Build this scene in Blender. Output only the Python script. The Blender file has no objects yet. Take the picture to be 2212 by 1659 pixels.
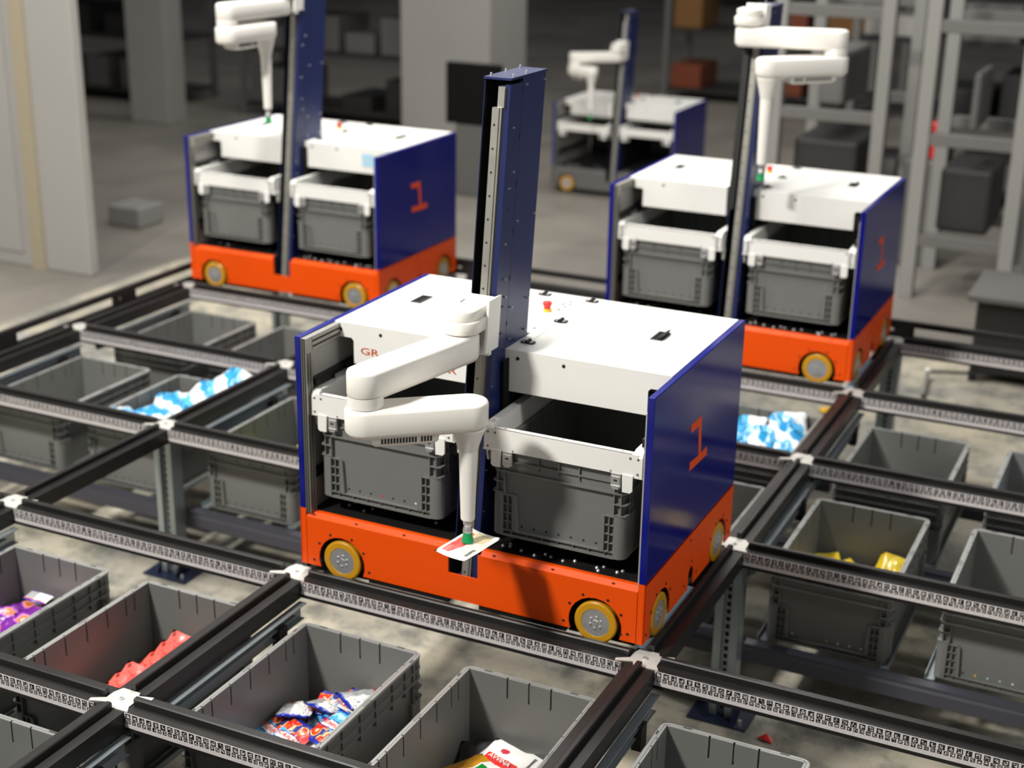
import bpy, math, random
from mathutils import Vector
C = bpy.context.scene
COL = C.collection
random.seed(7)
PI = math.pi

# ------------------------------------------------------------------ camera, world, lights, exposure
cam_d = bpy.data.cameras.new('camera'); cam = bpy.data.objects.new('camera', cam_d); COL.objects.link(cam)
cam.location = (3.3926, -3.3082, 2.0264)
cam.rotation_euler = (1.2286, -0.0160, 0.4477)
cam_d.sensor_width = 36.0; cam_d.lens = 36.0 * 3161.54 / 2212.0
cam_d.clip_start = 0.05; cam_d.clip_end = 200
cam_d.dof.use_dof = True; cam_d.dof.focus_distance = 3.55; cam_d.dof.aperture_fstop = 2.2
C.camera = cam

world = bpy.data.worlds.new('world'); C.world = world; world.use_nodes = True
wb = world.node_tree.nodes['Background']; wb.inputs[0].default_value = (0.80, 0.82, 0.86, 1); wb.inputs[1].default_value = 0.17

def area(name, loc, target, sx, sy, power, color=(1, 0.97, 0.92)):
    d = bpy.data.lights.new(name, 'AREA'); d.shape = 'RECTANGLE'; d.size = sx; d.size_y = sy
    d.energy = power; d.color = color
    o = bpy.data.objects.new(name, d); COL.objects.link(o); o.location = loc
    v = Vector(target) - Vector(loc); o.rotation_euler = v.to_track_quat('-Z', 'Y').to_euler()
    return o
area('key_lamp', (-0.6, -4.4, 5.4), (1.7, 0.6, 0.2), 0.7, 0.5, 570, (1, 0.965, 0.90))
area('row_lamp', (0.2, 1.6, 5.2), (0.6, 1.6, 0), 5.0, 0.35, 350, (1, 0.97, 0.92))
area('row_lamp', (0.2, 5.2, 5.2), (0.6, 5.0, 0), 6.0, 0.35, 150, (1, 0.97, 0.92))
area('row_lamp', (-2.5, 9.5, 5.2), (-2.5, 9.3, 0), 8.0, 0.35, 190, (1, 0.96, 0.90))
area('side_lamp', (-5.5, 0.5, 4.6), (0, 0.8, 0), 0.4, 4.0, 200, (1, 0.95, 0.88))

area('side_lamp', (6.8, -0.6, 4.4), (1.6, 0.6, 0.2), 0.5, 3.0, 115, (1, 0.97, 0.93))

C.view_settings.view_transform = 'Standard'; C.view_settings.look = 'None'
C.view_settings.gamma = 1.0; C.view_settings.use_curve_mapping = False
C.view_settings.exposure = 0.0

# ------------------------------------------------------------------ materials
def lin(c):
    c = c / 255.0
    return c / 12.92 if c <= 0.04045 else ((c + 0.055) / 1.055) ** 2.4
def rgb(r, g, b): return (lin(r), lin(g), lin(b), 1.0)
class NT:
    def __init__(s, name):
        s.m = bpy.data.materials.new(name); s.m.use_nodes = True; s.t = s.m.node_tree
        s.bsdf = s.t.nodes['Principled BSDF']
    def n(s, typ, **kw):
        nd = s.t.nodes.new(typ)
        for k, v in kw.items(): setattr(nd, k, v)
        return nd
    def link(s, a, b): s.t.links.new(a, b)
    def val(s, sock, v):
        if isinstance(v, bpy.types.NodeSocket): s.link(v, sock)
        else: sock.default_value = v
    def math(s, op, a, b=0.0, c=None):
        nd = s.n('ShaderNodeMath', operation=op); s.val(nd.inputs[0], a); s.val(nd.inputs[1], b)
        if c is not None: s.val(nd.inputs[2], c)
        return nd.outputs[0]
    def mix(s, f, a, b):
        nd = s.n('ShaderNodeMix', data_type='RGBA'); s.val(nd.inputs[0], f); s.val(nd.inputs[6], a); s.val(nd.inputs[7], b)
        return nd.outputs[2]
    def noise(s, scale, detail=3, coord='Object', rough=0.5):
        tc = s.n('ShaderNodeTexCoord'); nz = s.n('ShaderNodeTexNoise')
        nz.inputs['Scale'].default_value = scale; nz.inputs['Detail'].default_value = detail; nz.inputs['Roughness'].default_value = rough
        s.link(tc.outputs[coord], nz.inputs['Vector']); return nz.outputs['Fac']
    def ramp(s, f, stops, interp='LINEAR'):
        r = s.n('ShaderNodeValToRGB'); r.color_ramp.interpolation = interp
        e = r.color_ramp.elements
        while len(e) < len(stops): e.new(0.5)
        for el, (p, c) in zip(e, stops): el.position = p; el.color = c
        s.val(r.inputs[0], f); return r.outputs[0]
def plain(name, col, rough=0.5, metal=0.0, var=0.05, scale=20.0, coat=0.0, bump=0.0, spec=0.5):
    n = NT(name); b = n.bsdf
    f = n.noise(scale)
    dark = tuple(c * (1 - var) for c in col[:3]) + (1,); lite = tuple(min(1, c * (1 + var)) for c in col[:3]) + (1,)
    n.link(n.mix(f, dark, lite), b.inputs['Base Color'])
    n.link(n.math('MULTIPLY_ADD', f, 0.12, rough - 0.06), b.inputs['Roughness'])
    b.inputs['Metallic'].default_value = metal; b.inputs['Coat Weight'].default_value = coat
    b.inputs['Specular IOR Level'].default_value = spec
    if bump:
        bp = n.n('ShaderNodeBump'); bp.inputs['Strength'].default_value = bump; bp.inputs['Distance'].default_value = 0.002
        n.link(f, bp.inputs['Height']); n.link(bp.outputs[0], b.inputs['Normal'])
    return n.m
M = {}
M['orange'] = plain('orange_paint', rgb(232, 78, 0), 0.45, var=0.04, scale=60, spec=0.3)
M['blue'] = plain('blue_gloss_paint', rgb(14, 22, 116), 0.14, var=0.04, scale=4, spec=0.32)
M['navy'] = plain('navy_paint', rgb(24, 36, 84), 0.35, var=0.05, scale=8)
M['white'] = plain('white_sheet', rgb(232, 231, 226), 0.38, var=0.015, scale=6)
M['arm_white'] = plain('arm_white_plastic', rgb(236, 233, 226), 0.35, var=0.01, scale=6)
M['black'] = plain('black_powder_coat', rgb(22, 21, 21), 0.55, var=0.2, scale=30)
M['inner'] = plain('black_interior', rgb(12, 12, 12), 0.8, var=0.2, scale=30, spec=0.2)
M['rail'] = plain('black_anodised_rail', rgb(33, 31, 30), 0.42, metal=0.2, var=0.12, scale=12)
M['alu'] = plain('aluminium', rgb(168, 166, 158), 0.42, metal=0.7, var=0.05, scale=30)
M['steel'] = plain('brushed_steel', rgb(205, 205, 205), 0.42, metal=0.8, var=0.08, scale=40)
M['zinc'] = plain('zinc_plated_steel', rgb(160, 170, 175), 0.34, metal=0.7, var=0.12, scale=9)
M['plate'] = plain('bright_cross_plate', rgb(214, 212, 206), 0.34, metal=0.35, var=0.05, scale=20)
M['crate'] = plain('grey_crate_plastic', rgb(112, 113, 110), 0.42, var=0.05, scale=14, bump=0.05)
M['rim'] = plain('lit_crate_rim', rgb(140, 141, 139), 0.38, var=0.05, scale=14)  # overhead light catching the rim, put into a paler colour
M['hole'] = plain('dark_hole', rgb(20, 20, 20), 0.8, var=0.1)
M['tire'] = plain('ochre_polyurethane', rgb(196, 142, 22), 0.3, var=0.06, scale=20)
M['red'] = plain('red_plastic', rgb(205, 35, 28), 0.35, var=0.03)
M['yellow'] = plain('yellow_plastic', rgb(238, 190, 20), 0.4, var=0.03)
M['green'] = plain('green_rubber', rgb(0, 150, 84), 0.4, var=0.03)
M['brown'] = plain('brown_plate', rgb(120, 60, 35), 0.4, var=0.1)
M['beam'] = plain('slate_painted_beam', rgb(62, 62, 72), 0.45, var=0.06, scale=10)
M['foot'] = plain('dark_blue_foot_steel', rgb(34, 42, 66), 0.35, var=0.08, scale=20)
M['logo'] = plain('logo_red', rgb(190, 80, 45), 0.5, var=0.02)
M['paleblue'] = plain('pale_blue_sticker', rgb(168, 205, 226), 0.5, var=0.15, scale=60)
M['greysheet'] = plain('grey_sheet', rgb(165, 164, 158), 0.45, metal=0.1, var=0.06, scale=6)
M['bgwhite'] = plain('pale_grey_cladding', rgb(158, 156, 152), 0.6, var=0.04, scale=2)
M['bggrey'] = plain('mid_grey_cladding', rgb(98, 97, 95), 0.6, var=0.1, scale=2)
M['bgdark'] = plain('dark_machine', rgb(38, 37, 36), 0.6, var=0.3, scale=3)
M['cardboard'] = plain('cardboard', rgb(120, 84, 42), 0.8, var=0.15, scale=5)
M['bgframe'] = plain('pale_frame_profile', rgb(134, 133, 130), 0.6, var=0.05, scale=3)
M['railglow'] = plain('pale_blue_rail_glow', rgb(200, 226, 246), 0.2, var=0.04, scale=20)  # bluish light on the rail, put into a pale colour
M['strip'] = plain('beige_strip', rgb(160, 150, 128), 0.6, var=0.05)

# concrete
n = NT('concrete_floor'); f1 = n.noise(1.3, 6, rough=0.6); f2 = n.noise(7, 8, rough=0.7); f3 = n.noise(60, 4)
c1 = n.ramp(f1, [(0.32, rgb(138, 136, 130)), (0.5, rgb(178, 171, 154)), (0.68, rgb(204, 193, 168))])
c2 = n.ramp(f2, [(0.38, (0.40, 0.45, 0.49, 1)), (0.54, (1, 1, 1, 1))])
mx = n.n('ShaderNodeMix', data_type='RGBA', blend_type='MULTIPLY'); mx.inputs[0].default_value = 0.8
n.link(c1, mx.inputs[6]); n.link(c2, mx.inputs[7]); n.link(mx.outputs[2], n.bsdf.inputs['Base Color'])
n.link(n.math('MULTIPLY_ADD', f3, 0.3, 0.45), n.bsdf.inputs['Roughness'])
bmp = n.n('ShaderNodeBump'); bmp.inputs['Strength'].default_value = 0.25; bmp.inputs['Distance'].default_value = 0.004
n.link(f2, bmp.inputs['Height']); n.link(bmp.outputs[0], n.bsdf.inputs['Normal'])
M['floor'] = n.m
n = NT('hall_floor_dimmed'); f1 = n.noise(0.9, 5, rough=0.6)  # dimmer hall light beyond the grid, put into the floor colour
n.link(n.ramp(f1, [(0.3, rgb(112, 108, 102)), (0.7, rgb(146, 140, 131))]), n.bsdf.inputs['Base Color']); n.bsdf.inputs['Roughness'].default_value = 0.5
M['hallfloor'] = n.m
n = NT('hall_wall'); f1 = n.noise(0.5, 4)
n.link(n.ramp(f1, [(0.35, rgb(52, 47, 42)), (0.65, rgb(96, 92, 88))]), n.bsdf.inputs['Base Color']); n.bsdf.inputs['Roughness'].default_value = 0.9
M['wall'] = n.m

# printed marker strip (flat print): two rows of blotchy black squares and a row of ticks, object x along the strip, z up
n = NT('marker_strip_print'); tc = n.n('ShaderNodeTexCoord'); sp = n.n('ShaderNodeSeparateXYZ'); n.link(tc.outputs['Object'], sp.inputs[0])
X, Z = sp.outputs[0], sp.outputs[2]
def frac(a): return n.math('FRACT', a)
def inside(a, lo, hi): return n.math('MULTIPLY', n.math('GREATER_THAN', a, lo), n.math('LESS_THAN', a, hi))
def square_row(pitch, size, z0, cell, seed):
    u = n.math('DIVIDE', X, pitch); fu = frac(u)
    lo = 0.5 - size / pitch / 2; hi = 0.5 + size / pitch / 2
    sq = n.math('MULTIPLY', inside(fu, lo, hi), inside(Z, z0, z0 + size))
    # blotches inside the square, away from its border
    q = cell / size
    lu = n.math('DIVIDE', n.math('SUBTRACT', fu, lo), hi - lo)
    lv = n.math('DIVIDE', n.math('SUBTRACT', Z, z0), size)
    core = n.math('MULTIPLY', inside(lu, q * 1.1, 1 - q * 1.1), inside(lv, q * 1.1, 1 - q * 1.1))
    cx = n.n('ShaderNodeCombineXYZ')
    n.link(n.math('ADD', n.math('FLOOR', n.math('DIVIDE', lu, q)), n.math('MULTIPLY', n.math('FLOOR', u), 11.0)), cx.inputs[0])
    n.link(n.math('FLOOR', n.math('DIVIDE', lv, q)), cx.inputs[1]); cx.inputs[2].default_value = seed
    wn = n.n('ShaderNodeTexWhiteNoise', noise_dimensions='3D'); n.link(cx.outputs[0], wn.inputs['Vector'])
    white = n.math('MULTIPLY', n.math('GREATER_THAN', wn.outputs['Value'], 0.52), core)
    return n.math('MULTIPLY', sq, n.math('SUBTRACT', 1.0, white))
r1 = square_row(0.0218, 0.0156, -0.0178, 0.0156 / 6, 1.0)
r2 = square_row(0.0160, 0.0116, -0.0305, 0.0116 / 6, 5.0)
tick = n.math('MULTIPLY', inside(frac(n.math('DIVIDE', X, 0.0218)), 0.47, 0.54), inside(Z, -0.0380, -0.0364))
k = n.math('MAXIMUM', n.math('MAXIMUM', r1, r2), n.math('MULTIPLY', tick, 0.7))
n.link(n.mix(k, rgb(208, 202, 202), rgb(24, 23, 23)), n.bsdf.inputs['Base Color']); n.bsdf.inputs['Roughness'].default_value = 0.45
M['codes'] = n.m

# snack packet prints, all driven by the packet's own UVs
def packet_mat(name, build, rough=0.28):
    n = NT(name); tc = n.n('ShaderNodeTexCoord'); sp = n.n('ShaderNodeSeparateXYZ'); n.link(tc.outputs['UV'], sp.inputs[0])
    nz = n.n('ShaderNodeTexNoise'); nz.inputs['Scale'].default_value = 5; n.link(tc.outputs['UV'], nz.inputs['Vector'])
    info = n.n('ShaderNodeObjectInfo')
    col = build(n, sp.outputs[0], sp.outputs[1], nz.outputs['Fac'], tc.outputs['UV'])
    n.link(col, n.bsdf.inputs['Base Color']); n.bsdf.inputs['Roughness'].default_value = rough
    n.bsdf.inputs['Coat Weight'].default_value = 0.4; n.bsdf.inputs['Coat Roughness'].default_value = 0.15
    return n.m
def vor(n, uv, scale):
    v = n.n('ShaderNodeTexVoronoi'); v.inputs['Scale'].default_value = scale; n.link(uv, v.inputs['Vector']); return v
def inm(n, a, lo, hi): return n.math('MULTIPLY', n.math('GREATER_THAN', a, lo), n.math('LESS_THAN', a, hi))
def b_wafer(n, u, v, f, uv):
    vo = vor(n, uv, 4.5)
    chars = n.ramp(vo.outputs['Distance'], [(0.0, rgb(240, 240, 240)), (0.22, rgb(235, 110, 30)), (0.40, rgb(225, 40, 35)), (0.62, rgb(245, 190, 120)), (0.75, rgb(60, 60, 130))], 'CONSTANT')
    sky = n.ramp(n.math('ADD', v, n.math('MULTIPLY', f, 0.2)), [(0.0, rgb(60, 170, 225)), (0.24, rgb(170, 220, 240)), (0.34, rgb(80, 180, 230))], 'CONSTANT')
    body = n.mix(n.math('GREATER_THAN', n.math('ADD', v, n.math('MULTIPLY', u, 0.15)), 0.66), sky, chars)
    side = n.math('GREATER_THAN', n.math('ADD', u, n.math('MULTIPLY', v, 0.2)), 0.98)
    body = n.mix(side, body, rgb(220, 40, 30))
    lab = n.math('MULTIPLY', inm(n, v, 0.36, 0.58), inm(n, u, 0.06, 0.90))
    lab2 = n.math('MULTIPLY', inm(n, v, 0.385, 0.555), inm(n, u, 0.085, 0.875))
    body = n.mix(lab, body, rgb(50, 40, 120)); body = n.mix(lab2, body, rgb(248, 238, 236))
    ends = n.math('MAXIMUM', n.math('GREATER_THAN', v, 0.93), n.math('LESS_THAN', v, 0.06))
    return n.mix(ends, body, rgb(28, 48, 160))
def b_wafer_back(n, u, v, f, uv):
    body = n.mix(inm(n, u, 0.42, 1.0), rgb(172, 174, 176), rgb(244, 243, 240))
    txt = n.math('MULTIPLY', n.math('GREATER_THAN', n.math('FRACT', n.math('MULTIPLY', u, 11)), 0.72), inm(n, f, 0.5, 0.62))
    body = n.mix(n.math('MULTIPLY', txt, inm(n, u, 0.5, 0.95)), body, rgb(90, 90, 90))
    ends = n.math('MAXIMUM', n.math('GREATER_THAN', v, 0.92), n.math('LESS_THAN', v, 0.10))
    body = n.mix(inm(n, v, 0.10, 0.16), body, rgb(215, 35, 35))
    return n.mix(ends, body, rgb(28, 48, 160))
def b_coral(n, u, v, f, uv):
    vo = vor(n, uv, 4.6)
    return n.ramp(vo.outputs['Distance'], [(0.0, rgb(110, 200, 50)), (0.17, rgb(70, 50, 28)), (0.25, rgb(200, 40, 36)), (0.32, rgb(248, 96, 84)), (0.6, rgb(226, 60, 54))], 'CONSTANT')
def b_purple(n, u, v, f, uv):
    vo = vor(n, uv, 2.8)
    return n.ramp(vo.outputs['Distance'], [(0.0, rgb(235, 190, 175)), (0.14, rgb(180, 100, 50)), (0.24, rgb(226, 140, 90)), (0.33, rgb(196, 110, 200)), (0.42, rgb(112, 36, 140)), (0.72, rgb(60, 20, 90))], 'CONSTANT')
def b_pink(n, u, v, f, uv):
    vo = vor(n, uv, 6)
    return n.ramp(vo.outputs['Distance'], [(0.0, rgb(90, 45, 40)), (0.2, rgb(205, 130, 80)), (0.36, rgb(240, 190, 170)), (0.6, rgb(236, 214, 224))], 'CONSTANT')
def b_fruit(n, u, v, f, uv):
    vo = vor(n, uv, 4)
    photo = n.ramp(vo.outputs['Distance'], [(0.0, rgb(236, 110, 100)), (0.25, rgb(120, 26, 34)), (0.45, rgb(60, 24, 18)), (0.6, rgb(226, 150, 90))], 'CONSTANT')
    body = n.mix(n.math('LESS_THAN', n.math('ADD', v, n.math('MULTIPLY', u, 0.25)), 0.48), rgb(247, 246, 243), photo)
    lab = n.math('MULTIPLY', inm(n, v, 0.52, 0.70), inm(n, u, 0.12, 0.88))
    body = n.mix(lab, body, rgb(222, 36, 34))
    du = n.math('MULTIPLY', n.math('SUBTRACT', u, 0.4), 1.0); dv = n.math('MULTIPLY', n.math('SUBTRACT', v, 0.83), 2.0)
    el = n.math('LESS_THAN', n.math('ADD', n.math('MULTIPLY', du, du), n.math('MULTIPLY', dv, dv)), 0.012)
    return n.mix(el, body, rgb(205, 40, 60))
def b_greenfruit(n, u, v, f, uv):
    body = n.mix(n.math('LESS_THAN', u, 0.42), rgb(246, 245, 240), rgb(198, 140, 30))
    lab = n.math('MULTIPLY', inm(n, u, 0.46, 0.74), inm(n, v, 0.15, 0.85))
    body = n.mix(lab, body, rgb(20, 140, 50))
    du = n.math('SUBTRACT', u, 0.86); dv = n.math('SUBTRACT', v, 0.62)
    el = n.math('LESS_THAN', n.math('ADD', n.math('MULTIPLY', du, du), n.math('MULTIPLY', n.math('MULTIPLY', dv, dv), 0.5)), 0.006)
    return n.mix(el, body, rgb(205, 36, 50))
def b_blue(n, u, v, f, uv):
    w = n.math('ADD', n.math('ADD', n.math('MULTIPLY', u, 0.9), n.math('MULTIPLY', v, 1.3)), n.math('MULTIPLY', f, 0.7))
    col = n.ramp(n.math('FRACT', w), [(0.0, rgb(222, 224, 226)), (0.44, rgb(40, 145, 205)), (0.66, rgb(20, 110, 150)), (0.74, rgb(84, 170, 218))], 'CONSTANT')
    vo = vor(n, uv, 3)
    return n.mix(n.math('LESS_THAN', vo.outputs['Distance'], 0.07), col, rgb(222, 176, 80))
def b_yellow(n, u, v, f, uv):
    vo = vor(n, uv, 4)
    return n.ramp(vo.outputs['Distance'], [(0.0, rgb(226, 80, 90)), (0.10, rgb(246, 200, 190)), (0.2, rgb(250, 212, 20)), (0.6, rgb(252, 226, 70))], 'CONSTANT')
def b_veg(n, u, v, f, uv):
    vo = vor(n, uv, 3.5)
    return n.ramp(vo.outputs['Distance'], [(0.0, rgb(226, 60, 40)), (0.16, rgb(246, 216, 160)), (0.32, rgb(236, 220, 70)), (0.5, rgb(120, 190, 40))], 'CONSTANT')
def b_held(n, u, v, f, uv):
    body = rgb(246, 243, 234)
    red = n.math('MULTIPLY', n.math('GREATER_THAN', n.math('SUBTRACT', v, n.math('MULTIPLY', n.math('ABSOLUTE', n.math('SUBTRACT', u, 0.45)), 0.5)), 0.52), inm(n, u, 0.12, 0.88))
    red = n.math('MULTIPLY', red, n.math('LESS_THAN', v, 0.9))
    col = n.mix(red, body, n.mix(f, rgb(240, 120, 110), rgb(214, 30, 34)))
    bg = n.math('MULTIPLY', inm(n, u, 0.62, 0.93), inm(n, v, 0.18, 0.72))
    col = n.mix(n.math('MULTIPLY', bg, n.math('SUBTRACT', 1.0, red)), col, rgb(232, 214, 168))
    bar = n.math('MULTIPLY', inm(n, u, 0.14, 0.40), inm(n, v, 0.10, 0.20))
    return n.mix(bar, col, rgb(120, 124, 116))
for nm, fn in dict(wafer=b_wafer, wafer_back=b_wafer_back, coral=b_coral, purple=b_purple, pink=b_pink, fruit=b_fruit, greenfruit=b_greenfruit,
                   bluebag=b_blue, yellowbag=b_yellow, veg=b_veg, held=b_held).items():
    M[nm] = packet_mat(nm + '_print', fn)

# ------------------------------------------------------------------ mesh builder
class MB:
    def __init__(s, f=None): s.v = []; s.f = []; s.m = []; s.s = []; s.tf = f
    def add(s, vs, fs, m=0, smooth=False):
        o = len(s.v); s.v += [tuple(v) for v in vs]
        for f in fs:
            s.f.append([o + i for i in f]); s.m.append(m); s.s.append(smooth)
    def box(s, x0, x1, y0, y1, z0, z1, m=0):
        if x0 > x1: x0, x1 = x1, x0
        if y0 > y1: y0, y1 = y1, y0
        vs = [(x0, y0, z0), (x1, y0, z0), (x1, y1, z0), (x0, y1, z0), (x0, y0, z1), (x1, y0, z1), (x1, y1, z1), (x0, y1, z1)]
        s.add(vs, [(0, 3, 2, 1), (4, 5, 6, 7), (0, 1, 5, 4), (1, 2, 6, 5), (2, 3, 7, 6), (3, 0, 4, 7)], m)
    def prism(s, poly, axis, lo, hi, m=0, smooth=False, caps=True):
        # poly in the plane of the two other axes, in order (x,y),(x,z) or (y,z)
        def P(a, b, c): return (c, a, b) if axis == 'x' else (a, c, b) if axis == 'y' else (a, b, c)
        n_ = len(poly); vs = [P(a, b, lo) for a, b in poly] + [P(a, b, hi) for a, b in poly]
        area_ = sum(poly[i][0] * poly[(i + 1) % n_][1] - poly[(i + 1) % n_][0] * poly[i][1] for i in range(n_))
        flip = (area_ < 0) != (axis == 'y')
        side = [(i, (i + 1) % n_, n_ + (i + 1) % n_, n_ + i) for i in range(n_)]
        cap = [tuple(range(n_))[::-1], tuple(range(n_, 2 * n_))]
        if flip: side = [f[::-1] for f in side]; cap = [f[::-1] for f in cap]
        s.add(vs, side, m, smooth)
        if caps: o = len(s.v) - 2 * n_; [(s.f.append([o + i for i in f]), s.m.append(m), s.s.append(False)) for f in cap]
    def cyl(s, c, axis, r, h, n_=20, m=0, r2=None, smooth=True):
        r2 = r if r2 is None else r2; s.lathe(c, axis, [(0, 0), (r, 0), (r2, h), (0, h)], n_, m, smooth)
    def lathe(s, c, axis, prof, n_=24, m=0, smooth=True):
        def P(a, b, h): return (c[0] + h, c[1] + a, c[2] + b) if axis == 'x' else (c[0] + b, c[1] + h, c[2] + a) if axis == 'y' else (c[0] + a, c[1] + b, c[2] + h)
        for k_ in range(len(prof) - 1):
            (ra, ha), (rb, hb) = prof[k_], prof[k_ + 1]
            if abs(ra - rb) < 1e-9 and abs(ha - hb) < 1e-9: continue
            A = [P(ra * math.cos(2 * PI * i / n_), ra * math.sin(2 * PI * i / n_), ha) for i in range(n_)]
            B = [P(rb * math.cos(2 * PI * i / n_), rb * math.sin(2 * PI * i / n_), hb) for i in range(n_)]
            fl = abs(ha - hb) < 1e-6
            if ra < 1e-9: s.add([A[0]] + B, [(0, 1 + i, 1 + (i + 1) % n_)[::-1] for i in range(n_)], m, smooth and not fl)
            elif rb < 1e-9: s.add([B[0]] + A, [(0, 1 + i, 1 + (i + 1) % n_) for i in range(n_)], m, smooth and not fl)
            else: s.add(A + B, [(i, (i + 1) % n_, n_ + (i + 1) % n_, n_ + i) for i in range(n_)], m, smooth and not fl)
    def rings(s, rings, m=0, smooth=True, caps=True):
        n_ = len(rings[0]); vs = [p for r in rings for p in r]
        fs = [(k_ * n_ + i, k_ * n_ + (i + 1) % n_, (k_ + 1) * n_ + (i + 1) % n_, (k_ + 1) * n_ + i) for k_ in range(len(rings) - 1) for i in range(n_)]
        s.add(vs, fs, m, smooth)
        if caps:
            o = len(s.v) - len(vs)
            s.f.append([o + i for i in range(n_)][::-1]); s.m.append(m); s.s.append(False)
            s.f.append([o + len(vs) - n_ + i for i in range(n_)]); s.m.append(m); s.s.append(False)
    def stadium(s, a, ra, b, rb, layers, m=0, n_=14):
        # rounded link between centres a and b; layers = (z, inset)
        d = Vector((b[0] - a[0], b[1] - a[1])); L = d.length; base = math.atan2(d.y, d.x)
        al = math.acos(max(-1, min(1, (ra - rb) / L)))
        def ring(z, ins):
            out = []
            for i in range(n_ + 1):
                t = base + al + (2 * PI - 2 * al) * i / n_; out.append((a[0] + (ra - ins) * math.cos(t), a[1] + (ra - ins) * math.sin(t), z))
            for i in range(n_ + 1):
                t = base - al + 2 * al * i / n_; out.append((b[0] + (rb - ins) * math.cos(t), b[1] + (rb - ins) * math.sin(t), z))
            return out
        s.rings([ring(z, i) for z, i in layers], m)
    def text(s, body, size, fn, m=0, depth=0.0):
        cu = bpy.data.curves.new('t', 'FONT'); cu.body = body; cu.size = size; cu.align_x = 'CENTER'; cu.align_y = 'CENTER'; cu.resolution_u = 2; cu.offset = size * 0.012
        o = bpy.data.objects.new('t', cu); COL.objects.link(o); bpy.context.view_layer.update()
        me = bpy.data.meshes.new_from_object(o.evaluated_get(bpy.context.evaluated_depsgraph_get()))
        s.add([fn(v.co.x, v.co.y) for v in me.vertices], [tuple(p.vertices) for p in me.polygons], m)
        bpy.data.objects.remove(o); bpy.data.meshes.remove(me); bpy.data.curves.remove(cu)
    def mesh(s, name, mats, uv=None):
        me = bpy.data.meshes.new(name); vs = s.v if s.tf is None else [s.tf(*v) for v in s.v]
        me.from_pydata(vs, [], s.f)
        for k_ in (mats if isinstance(mats, (list, tuple)) else [mats]): me.materials.append(M[k_])
        me.polygons.foreach_set('material_index', s.m); me.polygons.foreach_set('use_smooth', s.s); me.update()
        return me
    def obj(s, name, mats, parent=None, bevel=0.0):
        return link(name, s.mesh(name, mats), parent, bevel=bevel)
def link(name, me, parent=None, loc=(0, 0, 0), rot=(0, 0, 0), bevel=0.0):
    o = bpy.data.objects.new(name, me); COL.objects.link(o); o.parent = parent; o.location = loc; o.rotation_euler = rot
    if bevel:
        b = o.modifiers.new('bevel', 'BEVEL'); b.width = bevel; b.segments = 2; b.limit_method = 'ANGLE'; b.angle_limit = 0.7
    return o
def empty(name, loc, rz=0): o = bpy.data.objects.new(name, None); COL.objects.link(o); o.location = loc; o.rotation_euler = (0, 0, rz); o.empty_display_size = 0.1; return o
def tag(o, label, cat, group=None):
    o['label'] = label; o['category'] = cat
    if group: o['group'] = group
    return o
def struct(o): o['kind'] = 'structure'; return o
def kids(o): return [c for c in bpy.data.objects if c.parent == o]
def copy_tree(o, parent=None, skip=()):
    c = o.copy(); COL.objects.link(c); c.parent = parent
    for ch in kids(o):
        if ch not in skip: copy_tree(ch, c, skip)
    return c

PX, PY = 1.12, 0.80          # pitch of the track grid
FZ = -0.62                   # floor level; z = 0 is the running surface of the track

# ------------------------------------------------------------------ the hall
b = MB()
for x0_, x1_, y0_, y1_, m_ in ((-2.95, 12, -8, 5.3, 0), (-16, -2.95, -8, 26, 1), (-2.95, 12, 5.3, 26, 1)): b.add([(x0_, y0_, FZ), (x1_, y0_, FZ), (x1_, y1_, FZ), (x0_, y1_, FZ)], [(0, 1, 2, 3)], m_)
b.box(-16, 12, -8, 26, FZ - 0.1, FZ - 0.002); struct(b.obj('floor', ['floor', 'hallfloor']))
b = MB(); b.box(-16, 12, 25.8, 26, FZ, 6.5); struct(b.obj('wall_back', 'wall'))
b = MB(); b.box(-16.2, -16, -8, 26, FZ, 6.5); struct(b.obj('wall_left', 'wall'))
def block(name, x0, x1, y0, y1, z0, z1, mat, bev=0.02, parent=None):
    b = MB(); b.box(x0, x1, y0, y1, z0, z1); return b.obj(name, mat, parent, bevel=bev)

# ------------------------------------------------------------------ track grid
grid = empty('track_grid', (0.56, 0.8, FZ)); G0 = Vector((0.56, 0.8, FZ))
tag(grid, 'black rail grid on zinc posts carrying the robots above grey crates', 'rail grid')
def gl(x, y, z): return Vector((x, y, z)) - G0
HW, RW, RH, BH = 0.042, 0.0085, 0.021, 0.054
def rail_mesh(L, name):
    b = MB(); prof = [(-HW, 0), (-RW - 0.002, 0), (-RW, 0.003), (-RW, RH - 0.003), (-RW + 0.003, RH), (RW - 0.003, RH), (RW, RH - 0.003), (RW, 0.003), (RW + 0.002, 0), (HW, 0),
            (HW, -BH), (HW - 0.004, -BH), (HW - 0.004, -0.006), (-HW + 0.004, -0.006), (-HW + 0.004, -BH), (-HW, -BH)]
    n_ = len(prof); g = 0.046
    # lower section runs to the node, the ridge stops short of it
    b.prism([(-HW, 0), (HW, 0), (HW, -BH), (HW - 0.004, -BH), (HW - 0.004, -0.006), (-HW + 0.004, -0.006), (-HW + 0.004, -BH), (-HW, -BH)], 'x', HW, L - HW, 0)
    b.prism([(-RW, 0), (-RW, RH - 0.003), (-RW + 0.003, RH), (RW - 0.003, RH), (RW, RH - 0.003), (RW, 0)], 'x', g, L - g, 0)
    return b.mesh(name, ['rail'])
railx = rail_mesh(PX, 'rail'); raily = rail_mesh(PY, 'rail')
b = MB(); b.box(HW + 0.001, PX - HW - 0.012, -0.0008, 0, -0.0425, -0.0003); strip_me = b.mesh('marker_strip', ['codes'])
b = MB()
pl = []
for q in range(4):
    a = q * PI / 2
    for (r_, t_) in ((0.028, -0.20), (0.060, -0.62), (0.064, -0.42), (0.040, 0.0), (0.040, 0.12)):
        pass
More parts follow.
